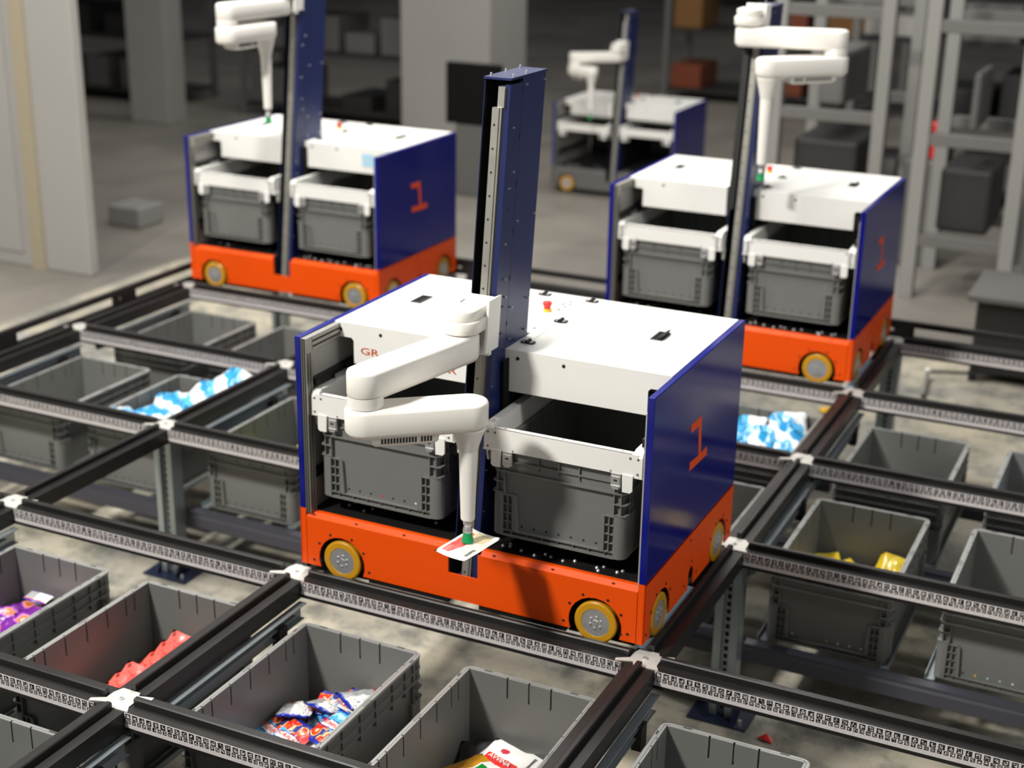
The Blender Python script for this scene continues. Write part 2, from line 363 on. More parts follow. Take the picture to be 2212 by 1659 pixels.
cs = [(-0.030, 0.040), (-0.034, 0.018), (-0.062, 0.014), (-0.066, 0.030)]
star = [(0.020, 0.042), (0.026, 0.020), (0.075, 0.013), (0.078, 0.027), (0.034, 0.040)]
cross = []
half = [(0.016, 0.044), (0.019, 0.022), (0.046, 0.019), (0.070, 0.034), (0.070, 0.040)]
# plate outline: a square waist with four ears lying on the flanges
pts4 = [(0.014, 0.044), (0.018, 0.020), (0.046, 0.016), (0.066, 0.034), (0.066, 0.0415)]
out = [(-0.030, 0.044), (0.024, 0.044), (0.030, 0.030), (0.070, 0.0415), (0.072, 0.030), (0.040, 0.014), (0.040, -0.020), (0.052, -0.041), (-0.018, -0.043),
       (-0.026, -0.026), (-0.072, -0.0415), (-0.074, -0.030), (-0.040, -0.010), (-0.040, 0.018)]
b.prism([(-HW, -HW), (HW, -HW), (HW, HW), (-HW, HW)], 'z', -BH, -0.001, 1)
b.prism(out[::-1], 'z', 0.0002, 0.003, 0)
b.lathe((0, 0, 0.003), 'z', [(0.007, 0), (0.007, 0.004), (0.003, 0.004), (0.003, 0.001), (0, 0.001)], 12, 2)
plate_me = b.mesh('cross_plate', ['plate', 'rail', 'steel'])
I0, I1, J0, J1 = -1, 3, -2, 4
for j in range(J0, J1 + 1):
    for i in range(I0, I1 + 1):
        if i < I1:
            r = link('rail', railx, grid, gl(i * PX, j * PY, 0))
            link('marker_strip', strip_me, r, (0, -HW - 0.0002, 0))
        if j < J1: link('rail', raily, grid, gl(i * PX, j * PY, 0), (0, 0, PI / 2))
        link('cross_plate', plate_me, grid, gl(i * PX, j * PY, 0))
b = MB(); b.box(-0.040, -0.011, 0.05, 0.46, 0.0004, 0.0020); b.box(-0.044, -0.040, 0.05, 0.46, -0.02, 0.0020)  # pale strip added where light brightens the rail under the robot
rail_glow_me = b.mesh('rail_glow_strip', ['railglow'])
for j in (0, 3): link('rail_glow_strip', rail_glow_me, grid, gl(2 * PX, j * PY, 0))
# posts: perforated zinc uprights with blue foot plates
b = MB()
for sx in (-1, 1):
    b.box(sx * 0.040, sx * 0.036, -0.03, 0.03, 0.01, 0.562); b.box(sx * 0.040, sx * 0.018, -0.032, -0.028, 0.01, 0.562); b.box(sx * 0.040, sx * 0.018, 0.028, 0.032, 0.01, 0.562)
    b.box(sx * 0.018, sx * 0.015, -0.032, -0.012, 0.01, 0.562)
b.box(-0.018, 0.018, -0.014, -0.010, 0.01, 0.562)
for k_ in range(20): b.box(-0.006, 0.006, -0.0155, -0.0135, 0.03 + k_ * 0.027, 0.045 + k_ * 0.027, 1)
post_me = b.mesh('post', ['zinc', 'hole'])
b = MB(); b.box(-0.10, 0.10, -0.075, 0.075, 0, 0.008)
for sx in (-0.046, 0.046): b.prism([(-0.06, 0.008), (0.05, 0.008), (0.02, 0.06), (-0.03, 0.06)], 'x', sx - 0.003, sx + 0.003)
b.lathe((0.075, -0.055, 0.008), 'z', [(0.006, 0), (0.006, 0.02), (0, 0.02)], 8, 1); b.lathe((-0.075, 0.055, 0.008), 'z', [(0.006, 0), (0.006, 0.006), (0, 0.006)], 8, 1)
foot_me = b.mesh('foot_plate', ['foot', 'steel'])
for i in range(I0, I1 + 1):
    for j in ((-2, 1, 4) if i != 1 else ()):
        p = link('post', post_me, grid, gl(i * PX, j * PY, FZ)); link('foot_plate', foot_me, p)
# shelf beams under the crate rows, zinc runners beside them
b = MB(); b.prism([(-0.02, 0), (0.02, 0), (0.02, -0.012), (0.024, -0.02), (0.024, -0.062), (-0.024, -0.062), (-0.024, -0.02), (-0.02, -0.012)], 'x', 0.042, PX - 0.042); beam_me = b.mesh('shelf_beam', ['beam'])
for i in range(I0, I1):
    for j in (-2, -1, 1, 2):
        for dy in (0.06, 0.74): link('shelf_beam', beam_me, grid, gl(i * PX, j * PY + dy, -0.363))
b = MB(); b.prism([(0, 0), (0.026, 0), (0.026, -0.003), (0.003, -0.003), (0.003, -0.052), (0.016, -0.052), (0.016, -0.055), (0, -0.055)], 'y', 0.05, PY - 0.05); b.box(0.003, 0.030, 0.60, 0.64, -0.09, -0.02, 1)
b.prism([(0.004, -0.02), (0.022, -0.02), (0.022, -0.024), (0.004, -0.024)], 'y', 0.06, PY - 0.1)
runner_me = b.mesh('zinc_runner', ['zinc', 'black'])
b = MB(); b.prism([(0, -0.012), (0.003, -0.012), (0.003, -0.028), (0.03, -0.028), (0.03, -0.031), (0, -0.031)], 'y', 0.085, PY - 0.085); ledge_me = b.mesh('support_ledge', ['zinc'])
for i in range(I0, I1 + 1):
    for j in (-2, -1, 1, 2):
        if i < I1: link('zinc_runner', runner_me, grid, gl(i * PX + 0.040, j * PY, -BH - 0.008))
        if i < I1:
            for x in (0.075, 0.615): link('support_ledge', ledge_me, grid, gl(i * PX + x, j * PY, -0.332))
            for x in (0.505, 1.045): link('support_ledge', ledge_me, grid, gl(i * PX + x, j * PY + PY, -0.332), (0, 0, PI))

# ------------------------------------------------------------------ slotted barrier around the grid
def barrier_mesh(L, nseg, name='barrier_section'):
    b = MB(); b.box(0, L, -0.012, 0.012, 0.052, 0.078); b.box(0, L, -0.012, 0.012, -0.05, 0.008)
    s = L / nseg
    for k_ in range(nseg + 1):
        x = k_ * s; w = 0.075
        b.box(max(0, x - w), min(L, x + w), -0.0118, 0.0118, 0.008, 0.022); b.box(max(0, x - w), min(L, x + w), -0.0118, 0.0118, 0.040, 0.052)
        b.box(max(0, x - w), min(L, x - w + 0.03) if x > 0 else 0.001, -0.0118, 0.0118, 0.02, 0.045); b.box(max(0, x + w - 0.03), min(L, x + w) if x < L else L - 0.001, -0.0118, 0.0118, 0.02, 0.045)
        b.box(max(0, x - 0.015), min(L, x + 0.015), -0.0118, 0.0118, 0.02, 0.045)
    return b.mesh(name, ['black'])
bar = empty('barrier', (-1.19, 1.2, 0)); tag(bar, 'black slotted barrier along the left outer edge of the rail grid', 'barrier')
bm_ = barrier_mesh(PY, 1)
for k_ in range(-1, 3): link('barrier_section', bm_, bar, (0, k_ * PY, 0), (0, 0, PI / 2))
bar = empty('barrier', (1.7, 3.27, 0)); tag(bar, 'black slotted barrier along the far edge of the rail grid behind the robots', 'barrier')
bm_ = barrier_mesh(PX, 1)
for k_ in range(-1, 4): link('barrier_section', bm_, bar, ((k_ - 1.52) * PX - 0.0, 0, 0))

# ------------------------------------------------------------------ crates
def crate_mesh(seed=0, lights=()):
    b = MB(); xi, yi, H = 0.183, 0.283, 0.27; t = 0.004
    b.box(-xi, xi, -yi, yi, 0.010, 0.014)
    zs = 0.205
    for s in (-1, 1):
        b.box(s * xi, s * (xi + t), -yi - t, yi + t, 0.012, zs); b.box(-xi, xi, s * yi, s * (yi + t), 0.012, zs)
        b.box(s * 0.1905, s * 0.1925, -0.29, 0.29, zs - 0.004, 0.262); b.box(-0.19, 0.19, s * 0.2905, s * 0.2925, zs - 0.004, 0.262)
    def seg(a, z, slots, w=0.005):
        e = [-a] + [q for sl in slots for q in (sl - w / 2, sl + w / 2)] + [a]
        return [(e[k_], e[k_ + 1]) for k_ in range(0, len(e), 2)]
    for s in (-1, 1):
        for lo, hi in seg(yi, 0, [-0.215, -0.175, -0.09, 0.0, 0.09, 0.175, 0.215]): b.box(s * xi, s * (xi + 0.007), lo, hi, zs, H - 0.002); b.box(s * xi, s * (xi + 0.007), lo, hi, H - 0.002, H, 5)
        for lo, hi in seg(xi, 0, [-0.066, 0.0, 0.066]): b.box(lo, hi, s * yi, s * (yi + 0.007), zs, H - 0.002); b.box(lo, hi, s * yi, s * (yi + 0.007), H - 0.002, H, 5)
    # rim ring with rounded corners
    def rr(hx, hy, r, z, n_=6):
        o_ = []
        for (cx, cy, a0) in ((hx - r, hy - r, 0), (-hx + r, hy - r, PI / 2), (-hx + r, -hy + r, PI), (hx - r, -hy + r, 1.5 * PI)):
            for k_ in range(n_ + 1): t_ = a0 + k_ * PI / 2 / n_; o_.append((cx + r * math.cos(t_), cy + r * math.sin(t_), z))
        return o_
    ri = rr(xi + 0.006, yi + 0.006, 0.012, H); ro = rr(0.1985, 0.2985, 0.024, H); rm = rr(0.2, 0.3, 0.026, H - 0.002); rb = rr(0.2, 0.3, 0.026, H - 0.009); rc = rr(0.19, 0.29, 0.02, H - 0.010)
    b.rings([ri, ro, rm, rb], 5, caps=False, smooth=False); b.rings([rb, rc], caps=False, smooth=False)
    ic = rr(xi, yi, 0.012, 0.014); it = rr(xi, yi, 0.012, H)
    for z0, h in ((0.228, 0.004), (0.196, 0.005)):
        b.rings([rr(0.188, 0.288, 0.02, z0), rr(0.2, 0.3, 0.026, z0), rr(0.2, 0.3, 0.026, z0 + h), rr(0.188, 0.288, 0.02, z0 + h)], caps=False, smooth=False)
    # vertical gussets between the two upper ribs
    for s in (-1, 1):
        for y in (-0.245, -0.2, -0.13, -0.04, 0.04, 0.13, 0.2, 0.245): b.box(s * 0.188, s * 0.1992, y - 0.0015, y + 0.0015, 0.175 if abs(y) < 0.22 else 0.10, 0.262)
        for x in (-0.06, 0.0, 0.06): b.box(x - 0.0015, x + 0.0015, s * 0.287, s * 0.2992, 0.215, 0.262)
        for x in (-0.163, 0.163): b.box(x - 0.0012, x + 0.0012, s * 0.287, s * 0.2992, 0.13, 0.262)
        for x in (-0.183, 0.183): b.box(x - 0.001, x + 0.001, s * 0.287, s * 0.2985, 0.13, 0.262)
        # horizontal corner bars
        for sx in (-1, 1):
            for z in (0.165, 0.133): b.prism([(sx * 0.163, s * 0.288), (sx * 0.163, s * 0.2995), (sx * 0.188, s * 0.2995), (sx * 0.197, s * 0.296), (sx * 0.2, s * 0.285), (sx * 0.2, s * 0.25), (sx * 0.188, s * 0.25), (sx * 0.188, s * 0.288)], 'z', z, z + 0.003)
            # solid rounded lower corner
            pol = [(sx * 0.165, s * 0.2875), (sx * 0.165, s * 0.2998)] + [(sx * (0.174 + 0.026 * math.sin(a)), s * (0.274 + 0.026 * math.cos(a))) for a in [k_ * PI / 12 for k_ in range(7)]] + [(sx * 0.2, s * 0.235), (sx * 0.1875, s * 0.235), (sx * 0.1875, s * 0.2875)]
            b.prism(pol, 'z', 0.006, 0.132)
            b.box(sx * 0.1975, sx * 0.1992, s * 0.268, s * 0.272, 0.13, 0.262); b.box(sx * 0.1975, sx * 0.1992, s * 0.243, s * 0.246, 0.13, 0.262)
            # lattice beside it
            for x in (0.1365, 0.151): b.box(sx * (x - 0.0013), sx * (x + 0.0013), s * 0.287, s * 0.2985, 0.022, 0.128)
            for k_ in range(5): b.box(sx * 0.136, sx * 0.166, s * 0.287, s * 0.2985, 0.022 + k_ * 0.0262, 0.0245 + k_ * 0.0262)
            b.prism([(sx * 0.122, 0.022), (sx * 0.136, 0.022), (sx * 0.136, 0.130), (sx * 0.128, 0.124)], 'y', s * 0.287, s * 0.2975)
        # bottom lip
        b.box(-0.166, 0.166, s * 0.284, s * 0.2988, 0.004, 0.010); b.box(-0.166, 0.166, s * 0.284, s * 0.297, 0.020, 0.023)
        for k_ in range(7): x = -0.14 + k_ * 0.0467; b.box(x - 0.001, x + 0.001, s * 0.286, s * 0.2965, 0.010, 0.020)
        b.box(s * 0.186, s * 0.1985, -0.236, 0.236, 0.004, 0.010)
        # drain holes along the short face
        for k_ in range(7):
            x = -0.112 + k_ * 0.0373; m_ = 1
            for q, mm in lights:
                if q == k_ and s < 0: m_ = mm
            b.cyl((x, s * 0.2872 if s < 0 else 0.2866, 0.036), 'y', 0.0035, 0.0006 if s > 0 else 0.0006, 10, m_, smooth=False)
        b.box(s * 0.1872, s * 0.1995, -0.02, 0.02, 0.2695, 0.2702, 0)
    for sx in (-1, 1):
        for sy in (-1, 1):
            b.box(sx * 0.118, sx * 0.142, sy * 0.2925, sy * 0.2965, 0.2695, 0.2703, 1); b.box(sx * 0.1925, sx * 0.1965, sy * 0.232, sy * 0.25, 0.2695, 0.2703, 1)
    return b
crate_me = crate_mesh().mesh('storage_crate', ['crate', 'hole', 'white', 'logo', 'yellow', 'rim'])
crate_dots = {
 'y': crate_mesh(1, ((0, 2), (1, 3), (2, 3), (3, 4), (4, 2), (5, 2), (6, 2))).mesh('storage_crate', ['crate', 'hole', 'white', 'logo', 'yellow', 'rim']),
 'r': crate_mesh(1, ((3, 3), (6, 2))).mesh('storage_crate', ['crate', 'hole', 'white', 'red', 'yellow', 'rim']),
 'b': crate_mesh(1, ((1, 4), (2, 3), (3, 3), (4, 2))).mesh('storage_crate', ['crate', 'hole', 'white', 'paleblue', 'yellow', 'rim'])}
CB = -0.363
def crate(i, j, k_, label, me=None, dx=0, dy=0):
    o = link('storage_crate', me or crate_me, None, (i * PX + (0.29 if k_ == 0 else 0.83) + dx, j * PY + 0.40 + dy, CB))
    tag(o, label, 'crate', 'grey storage crates hanging in the cells of the rail grid'); return o
crate(0, -1, 0, 'grey crate holding purple snack packets at the left edge')
crate(0, -1, 1, 'grey crate holding coral red snack packets beside the one with purple packets')
crate(1, -1, 0, 'grey crate holding blue and red wafer packets in front of the nearest robot')
crate(1, -1, 1, 'grey crate holding white and red fruit packets in front of the nearest robot')
crate(2, -1, 0, 'empty grey crate at the bottom right below the red paper scrap', None, 0.01, -0.02)
crate(0, -2, 1, 'empty grey crate cut off by the bottom left corner', None, 0, 0.02)
crate(1, -2, 0, 'grey crate at the bottom edge showing only its far rim', None, 0, -0.07)
crate(-1, 1, 0, 'grey crate at the left holding two small yellow packets')
crate(-1, 1, 1, 'grey crate heaped with blue and white bags left of the nearest robot')
crate(0, 1, 0, 'grey crate with green and orange packets directly left of the nearest robot', None, 0.01)
crate(1, 1, 1, 'dark empty grey crate seen between the nearest robot and the rail on its right')
crate(1, 2, 1, 'grey crate heaped with blue and white bags right of the nearest robot')
crate(2, 1, 0, 'grey crate with yellow snack bags and coloured dots along its front', crate_dots['y'], 0.004)
crate(2, 1, 1, 'empty grey crate at the right edge with blue dots in its front', crate_dots['b'], 0.006)
crate(2, 2, 0, 'empty grey crate in the row in front of the right rear robot', None, 0.01)
crate(2, 2, 1, 'grey crate at the far right edge holding blue and white bags', None, 0.01)
crate(-1, 2, 0, 'empty grey crate in front of the left rear robot, left one of two')
crate(-1, 2, 1, 'empty grey crate in front of the left rear robot, right one of two')

# ------------------------------------------------------------------ robots
W, D, H = 1.095, 0.775, 0.745
def arc(cx, cz, r, a0, a1, n_=14): return [(cx + r * math.cos(a0 + (a1 - a0) * k_ / n_), cz + r * math.sin(a0 + (a1 - a0) * k_ / n_)) for k_ in range(n_ + 1)]
def sh(x, d, z): return (x, d + 0.007 + 0.125 * z, z)      # the mast leans back a little
root = empty('picking_robot', (1.13, 0.015, 0))
def part(name, b, mats, parent=None, bevel=0.0): return b.obj(name, mats, parent or root, bevel)
Z0 = 0.032
def arch(cx, up): # points along an arch opening downwards, from right to left or left to right
    r = 0.079; a = math.asin((Z0 - 0.062) / r); pts_ = arc(cx, 0.062, r, a, PI - a); return pts_
# front bumper
poly = [(0.022, Z0), (0.022, 0.188), (0.498, 0.188), (0.498, 0.113), (0.592, 0.113), (0.592, 0.188), (1.073, 0.188), (1.073, Z0)] + arch(0.953, 1) + arch(0.141, 1)
b = MB(); b.prism(poly[::-1], 'y', 0.0, 0.004)
for x0, x1 in ((0.022, 0.490), (0.600, 1.073)):
    b.prism([(0.0, 0.188), (0.016, 0.2), (0.03, 0.2), (0.03, 0.197), (0.017, 0.197), (0.004, 0.186)], 'x', x0, x1)
for x in (0.045, 0.19, 0.35, 0.64, 0.82, 1.0): b.cyl((x, 0.008, 0.1945), 'z', 0.005, 0.001, 8, 1)
for cx in (0.141, 0.953):
    for a in (0.55, 1.15, 2.0, 2.6): b.cyl((cx + 0.089 * math.cos(a), -0.0006, 0.062 + 0.089 * math.sin(a)), 'y', 0.0045, 0.001, 8, 1)
for x, z in ((0.045, 0.05), (0.068, 0.052), (1.05, 0.055), (1.03, 0.05), (0.235, 0.05), (0.86, 0.05)): b.cyl((x, -0.0006, z), 'y', 0.0045, 0.001, 8, 1)
fb = part('bumper', b, ['orange', 'hole']); fb['label'] = 'orange front bumper with wheel arches and a slot for the mast'
b = MB(); b.prism(([(0.022, Z0), (0.022, 0.2), (1.073, 0.2), (1.073, Z0)] + arch(0.953, 1) + arch(0.141, 1))[::-1], 'y', D - 0.004, D)
part('bumper', b, ['orange', 'hole'])
# side panels
for s in (0, 1):
    x0, x1 = (0.0, 0.020) if s == 0 else (W - 0.020, W)
    b = MB(); b.box(x0, x1, 0, D, 0.213, H); sp_ = part('side_panel', b, ['blue'], bevel=0.0025)
    xo = x1 if s else x0; e = 0.0006 if s else -0.0006
    b = MB()
    ps = [(0.0, Z0), (0.0, 0.2125), (D, 0.2125), (D, Z0)] + arch(0.645, 1)
    rp = [(0.412, Z0), (0.412, 0.075)] + arc(0.39, 0.075, 0.022, 0, PI, 8) + [(0.368, Z0)]
    b.prism((ps + rp + arch(0.13, 1))[::-1], 'x', x0 if s == 0 else x1 - 0.004, x0 + 0.004 if s == 0 else x1); b.box(x0, x1, 0, 0.004, Z0, 0.2125); b.box(x0, x1, 0.004, D, 0.2085, 0.2125)
    for cy in (0.13, 0.645):
        for a in (0.55, 1.15, 2.0, 2.6): b.cyl((xo + (e if s else e), cy + 0.089 * math.cos(a), 0.062 + 0.089 * math.sin(a)), 'x', 0.0045, 0.0008, 8, 1)
    for y, z in ((0.02, 0.055), (0.745, 0.06), (0.33, 0.06), (0.44, 0.06), (0.39, 0.115), (0.37, 0.19)): b.cyl((xo + e, y, z), 'x', 0.0045, 0.0008, 8, 1)
    lp = b.obj('lower_panel', ['orange', 'hole'], sp_); lp['label'] = 'orange lower band with wheel arches'
    one = [(0.306, 0.567), (0.399, 0.565), (0.410, 0.447), (0.465, 0.448), (0.468, 0.421), (0.315, 0.426), (0.316, 0.453), (0.390, 0.447), (0.376, 0.540), (0.311, 0.543)]
    b = MB(); b.prism(one if s else [(D - y, z) for y, z in one], 'x', xo - (0 if s else 0.0008), xo + (0.0008 if s else 0)); nb = b.obj('number', ['orange'], sp_); nb['label'] = 'orange number 1'
    # aluminium profiles and grey liner on the inner face
    xi0 = 0.0205 if s == 0 else W - 0.0205; sg = 1 if s == 0 else -1
    b = MB()
    if s == 0:
        b.box(xi0, xi0 + 0.017, 0.002, 0.034, 0.2, H - 0.004)
        for dx in (0.003, 0.010): b.box(xi0 + dx, xi0 + dx + 0.003, 0.0005, 0.003, 0.2, H - 0.004, 1)
        for dy in (0.008, 0.020): b.box(xi0 + 0.0165, xi0 + 0.0175, dy, dy + 0.004, 0.2, H - 0.05, 1)
    b.box(xi0, xi0 + sg * 0.018, 0.034, D - 0.03, H - 0.046, H - 0.004) if s == 0 else b.box(xi0, xi0 - 0.012, 0.20, D - 0.03, H - 0.046, H - 0.006)
    for dz in ((0.012, 0.028) if s == 0 else ()): b.box(xi0 + sg * 0.017, xi0 + sg * 0.019, 0.036, D - 0.03, H - 0.004 - dz - 0.005, H - 0.004 - dz, 1)
    b.box(xi0, xi0 + sg * 0.030, D - 0.034, D - 0.004, 0.2, H - 0.004)
    part('profile_frame', b, ['alu', 'hole'])
    b = MB(); b.box(xi0, xi0 + sg * 0.004, 0.034 if s == 0 else 0.004, D - 0.034, 0.2, H - 0.046); part('liner', b, ['greysheet'])
    for dx_, za, zb2 in ((0.024, 0.590, 0.612), (0.018, 0.560, 0.578), (0.015, 0.300, 0.330)):
        b = MB(); b.box(xi0 + sg * 0.004, xi0 + sg * dx_, 0.04, D - 0.04, za, zb2); part('slide', b, ['black'])
    if s: continue
    b = MB(); b.cyl((xi0 + sg * 0.024, 0.22, 0.6), 'x', 0.018, sg * 0.014, 14, 0)
    for q in range(5): b.cyl((xi0 + sg * 0.026, 0.25 + q * 0.022, 0.615 + 0.008 * (q % 2)), 'x', 0.004, sg * 0.008, 8, 1)
    b.box(xi0 + sg * 0.03, xi0 + sg * 0.034, 0.13, 0.2, 0.585, 0.60, 1); part('damper', b, ['black', 'steel'])
# deck and belly
b = MB(); b.box(0.022, 0.498, 0.03, 0.742, 0.19, 0.2); b.box(0.592, W - 0.022, 0.03, 0.742, 0.19, 0.2); b.box(0.498, 0.592, 0.30, 0.742, 0.19, 0.2)
dk = part('deck', b, ['black'])
b = MB(); random.seed(3)
for x, y in [(0.11, 0.09), (0.115, 0.115), (0.12, 0.14), (0.17, 0.075), (0.185, 0.10), (0.195, 0.125), (0.64, 0.055), (0.655, 0.075), (0.66, 0.06), (0.70, 0.05), (0.745, 0.04), (0.77, 0.06), (0.79, 0.052), (0.83, 0.045), (0.86, 0.06), (0.93, 0.05), (0.945, 0.065), (0.94, 0.035), (0.99, 0.05), (1.0, 0.065), (0.4, 0.1), (0.33, 0.16)]:
    b.lathe((x, y + 0.01, 0.2), 'z', [(0.0058, 0), (0.0058, 0.002), (0.0032, 0.006), (0, 0.006)], 8, 0)
sc_ = b.obj('screw_row', ['steel'], dk); sc_['kind'] = 'stuff'
b = MB(); b.box(0.23, 0.496, 0.006, 0.72, 0.014, 0.19); b.box(0.594, 0.865, 0.006, 0.72, 0.014, 0.19); b.box(0.05, 0.23, 0.22, 0.555, 0.014, 0.19); b.box(0.865, 1.045, 0.22, 0.555, 0.014, 0.19); b.box(0.496, 0.594, 0.3, 0.72, 0.05, 0.19)
part('undercarriage', b, ['black'])
for q_ in ((0.05, W - 0.05, 0.742, 0.770, 0.2, 0.72), (0.4955, 0.5005, 0.20, 0.741, 0.2, 0.72), (0.587, 0.593, 0.15, 0.741, 0.2, 0.72)): b = MB(); b.box(*q_); part('inner_wall', b, ['inner'])
# wheels
def wheel(axis, c, outward):
    b = MB(); t = 0.026
    prof = [(0.042, 0), (0.058, 0), (0.0625, 0.003), (0.0625, t - 0.003), (0.058, t), (0.042, t), (0.042, 0)]
    b.lathe(c, axis, [(r, h if outward < 0 else -h) for r, h in prof], 36)
    w = part('wheel', b, ['tire'])
    b = MB(); hs = -0.0015 * outward
    def A(h, dx=0, dz=0): return (c[0] + dx, c[1] + h, c[2] + dz) if axis == 'y' else (c[0] + h, c[1] + dx, c[2] + dz)
    b.lathe(A(0), axis, [(0, -hs * 0.2), (0.008, -hs * 0.2), (0.009, hs), (0.0425, hs), (0.0425, hs * 12)], 32)
    for k_ in range(6):
        a = k_ * PI / 3 + 0.4; p = A(0, 0.017 * math.cos(a), 0.017 * math.sin(a))
        b.lathe(p, axis, [(0, -hs * 1.3), (0.003, -hs * 1.3), (0.0035, hs)], 8)
    hb = b.obj('hub', ['steel'], w); hb['label'] = 'machined steel hub with six bolts'
for x in (0.141, 0.954): wheel('y', (x, 0.001, 0.065), -1); wheel('y', (x, D - 0.001, 0.065), 1)
for y in (0.13, 0.645): wheel('x', (W - 0.001, y, 0.065), 1); wheel('x', (0.001, y, 0.065), -1)
for q_ in ((0.034, 0.23, 0.028, 0.032, 0.008, 0.19), (0.865, 1.06, 0.028, 0.032, 0.008, 0.19), (0.03, 0.034, 0.03, 0.745, 0.012, 0.19), (1.06, 1.064, 0.03, 0.745, 0.012, 0.19)): b = MB(); b.box(*q_); part('wheel_housing', b, ['inner'])
# covers
def cover(x0, x1, outer):   # outer: -1 left, 1 right
    b = MB(); yf = 0.185
    lo = 0.622
    if outer < 0: face = [(x0, 0.700), (x0 + 0.055, 0.700), (x0 + 0.063, 0.692), (x0 + 0.063, lo), (x1, lo), (x1, H), (x0, H)]
    else: face = [(x0, lo), (x1 - 0.066, lo), (x1 - 0.066, 0.692), (x1 - 0.058, 0.700), (x1, 0.700), (x1, H), (x0, H)]
    b.prism(face, 'y', yf, yf + 0.003)
    if outer < 0: b.box(x0, x1, yf + 0.003, D - 0.004, H - 0.004, H - 0.0002)
    else: b.box(x0, x0 + 0.0325, yf + 0.003, D - 0.004, H - 0.004, H - 0.0002); b.box(x0 + 0.0345, x1, yf + 0.003, D - 0.004, H - 0.004, H - 0.0002); b.box(x0 + 0.0325, x0 + 0.0345, yf + 0.003, D - 0.004, H - 0.006, H - 0.004, 1)
    b.box(x0 if outer > 0 else x1 - 0.003, x0 + 0.003 if outer > 0 else x1, yf + 0.003, 0.36, lo, H - 0.004)
    for x in ((x0 + 0.04, x0 + 0.18) if outer > 0 else (x0 + 0.02, x0 + 0.155)): b.cyl((x, yf - 0.0008, 0.722), 'y', 0.0055, 0.001, 10, 1)
    return part('cover', b, ['white', 'hole'])
cl = cover(0.021, 0.462, -1); cr = cover(0.579, W - 0.021, 1)
for c_ in (cl,): c_['label'] = 'white left top cover with red-brown lettering on its front'
b = MB(); b.text('GR', 0.030, lambda u, v: (0.138 + u * 1.6, 0.1843, 0.664 + v)); b.text('R', 0.030, lambda u, v: (0.412 + u * 1.6, 0.1843, 0.652 + v))
b.obj('lettering', ['logo'], cl); letter_obj = bpy.data.objects['lettering']
# control strip behind the mast
b = MB(); b.box(0.4635, 0.5775, 0.352, D - 0.004, H - 0.004, H - 0.0002)
for x, y in ((0.490, 0.66), (0.57, 0.40), (0.472, 0.55)): b.cyl((x, y, H - 0.0003), 'z', 0.004, 0.0008, 8, 1)
cp = part('control_panel', b, ['white', 'hole'])
b = MB(); b.box(0.505, 0.512, 0.36, 0.385, H, H + 0.001); b.obj('label_plate', ['brown'], cp)
b = MB()
for x, y in ((0.556, 0.70), (0.566, 0.672), (0.561, 0.640), (0.557, 0.605), (0.545, 0.665)):
    b.lathe((x, y, H - 0.0002), 'z', [(0.0045, 0), (0.0045, 0.0012), (0.0065, 0.0012), (0.0065, 0)], 12)
bs = b.obj('button_cluster', ['bgdark'], cp)
b = MB(); b.lathe((0.532, 0.575, H), 'z', [(0, 0), (0.013, 0), (0.013, 0.006), (0.0115, 0.008), (0, 0.008)], 24, 1); b.lathe((0.532, 0.575, H), 'z', [(0.0105, 0.008), (0.0115, 0.014), (0.0145, 0.024), (0.0145, 0.028), (0.012, 0.030), (0, 0.030)], 24, 0)
es = part('emergency_button', b, ['red', 'yellow']); es['label'] = 'red emergency stop button on a yellow collar'
for x, y in ((0.613, 0.265), (0.613, 0.495), (0.613, 0.735), (0.452, 0.735)):
    b = MB(); b.prism([(x - 0.020, y - 0.008), (x - 0.014, y - 0.013), (x + 0.014, y - 0.013), (x + 0.020, y - 0.008), (x + 0.020, y + 0.008), (x + 0.014, y + 0.013), (x - 0.014, y + 0.013), (x - 0.020, y + 0.008)], 'z', H, H + 0.004, 0)
    b.cyl((x, y - 0.014, H + 0.006), 'y', 0.005, 0.028, 10, 0)
    for dx in (-0.011, 0.011):
        for dy in (-0.006, 0.006): b.cyl((x + dx, y + dy, H + 0.004), 'z', 0.003, 0.001, 8, 1)
    part('hinge', b, ['black', 'white'])
for x, up in ((0.138, 0), (0.925, 1)):
    b = MB(); y = 0.50
    b.box(x - 0.018, x + 0.018, y - 0.040, y - 0.034, H, H + 0.003); b.box(x - 0.018, x + 0.018, y + 0.034, y + 0.040, H, H + 0.003)
    b.box(x - 0.018, x - 0.012, y - 0.034, y + 0.034, H, H + 0.003); b.box(x + 0.012, x + 0.018, y - 0.034, y + 0.034, H, H + 0.003); b.box(x - 0.012, x + 0.012, y - 0.034, y + 0.034, H, H + 0.0008, 1)
    if up: b.prism([(x - 0.004, H + 0.001), (x + 0.012, H + 0.002), (x + 0.019, H + 0.012), (x + 0.014, H + 0.014)], 'y', y - 0.034, y + 0.034)
    part('handle', b, ['black', 'inner'])
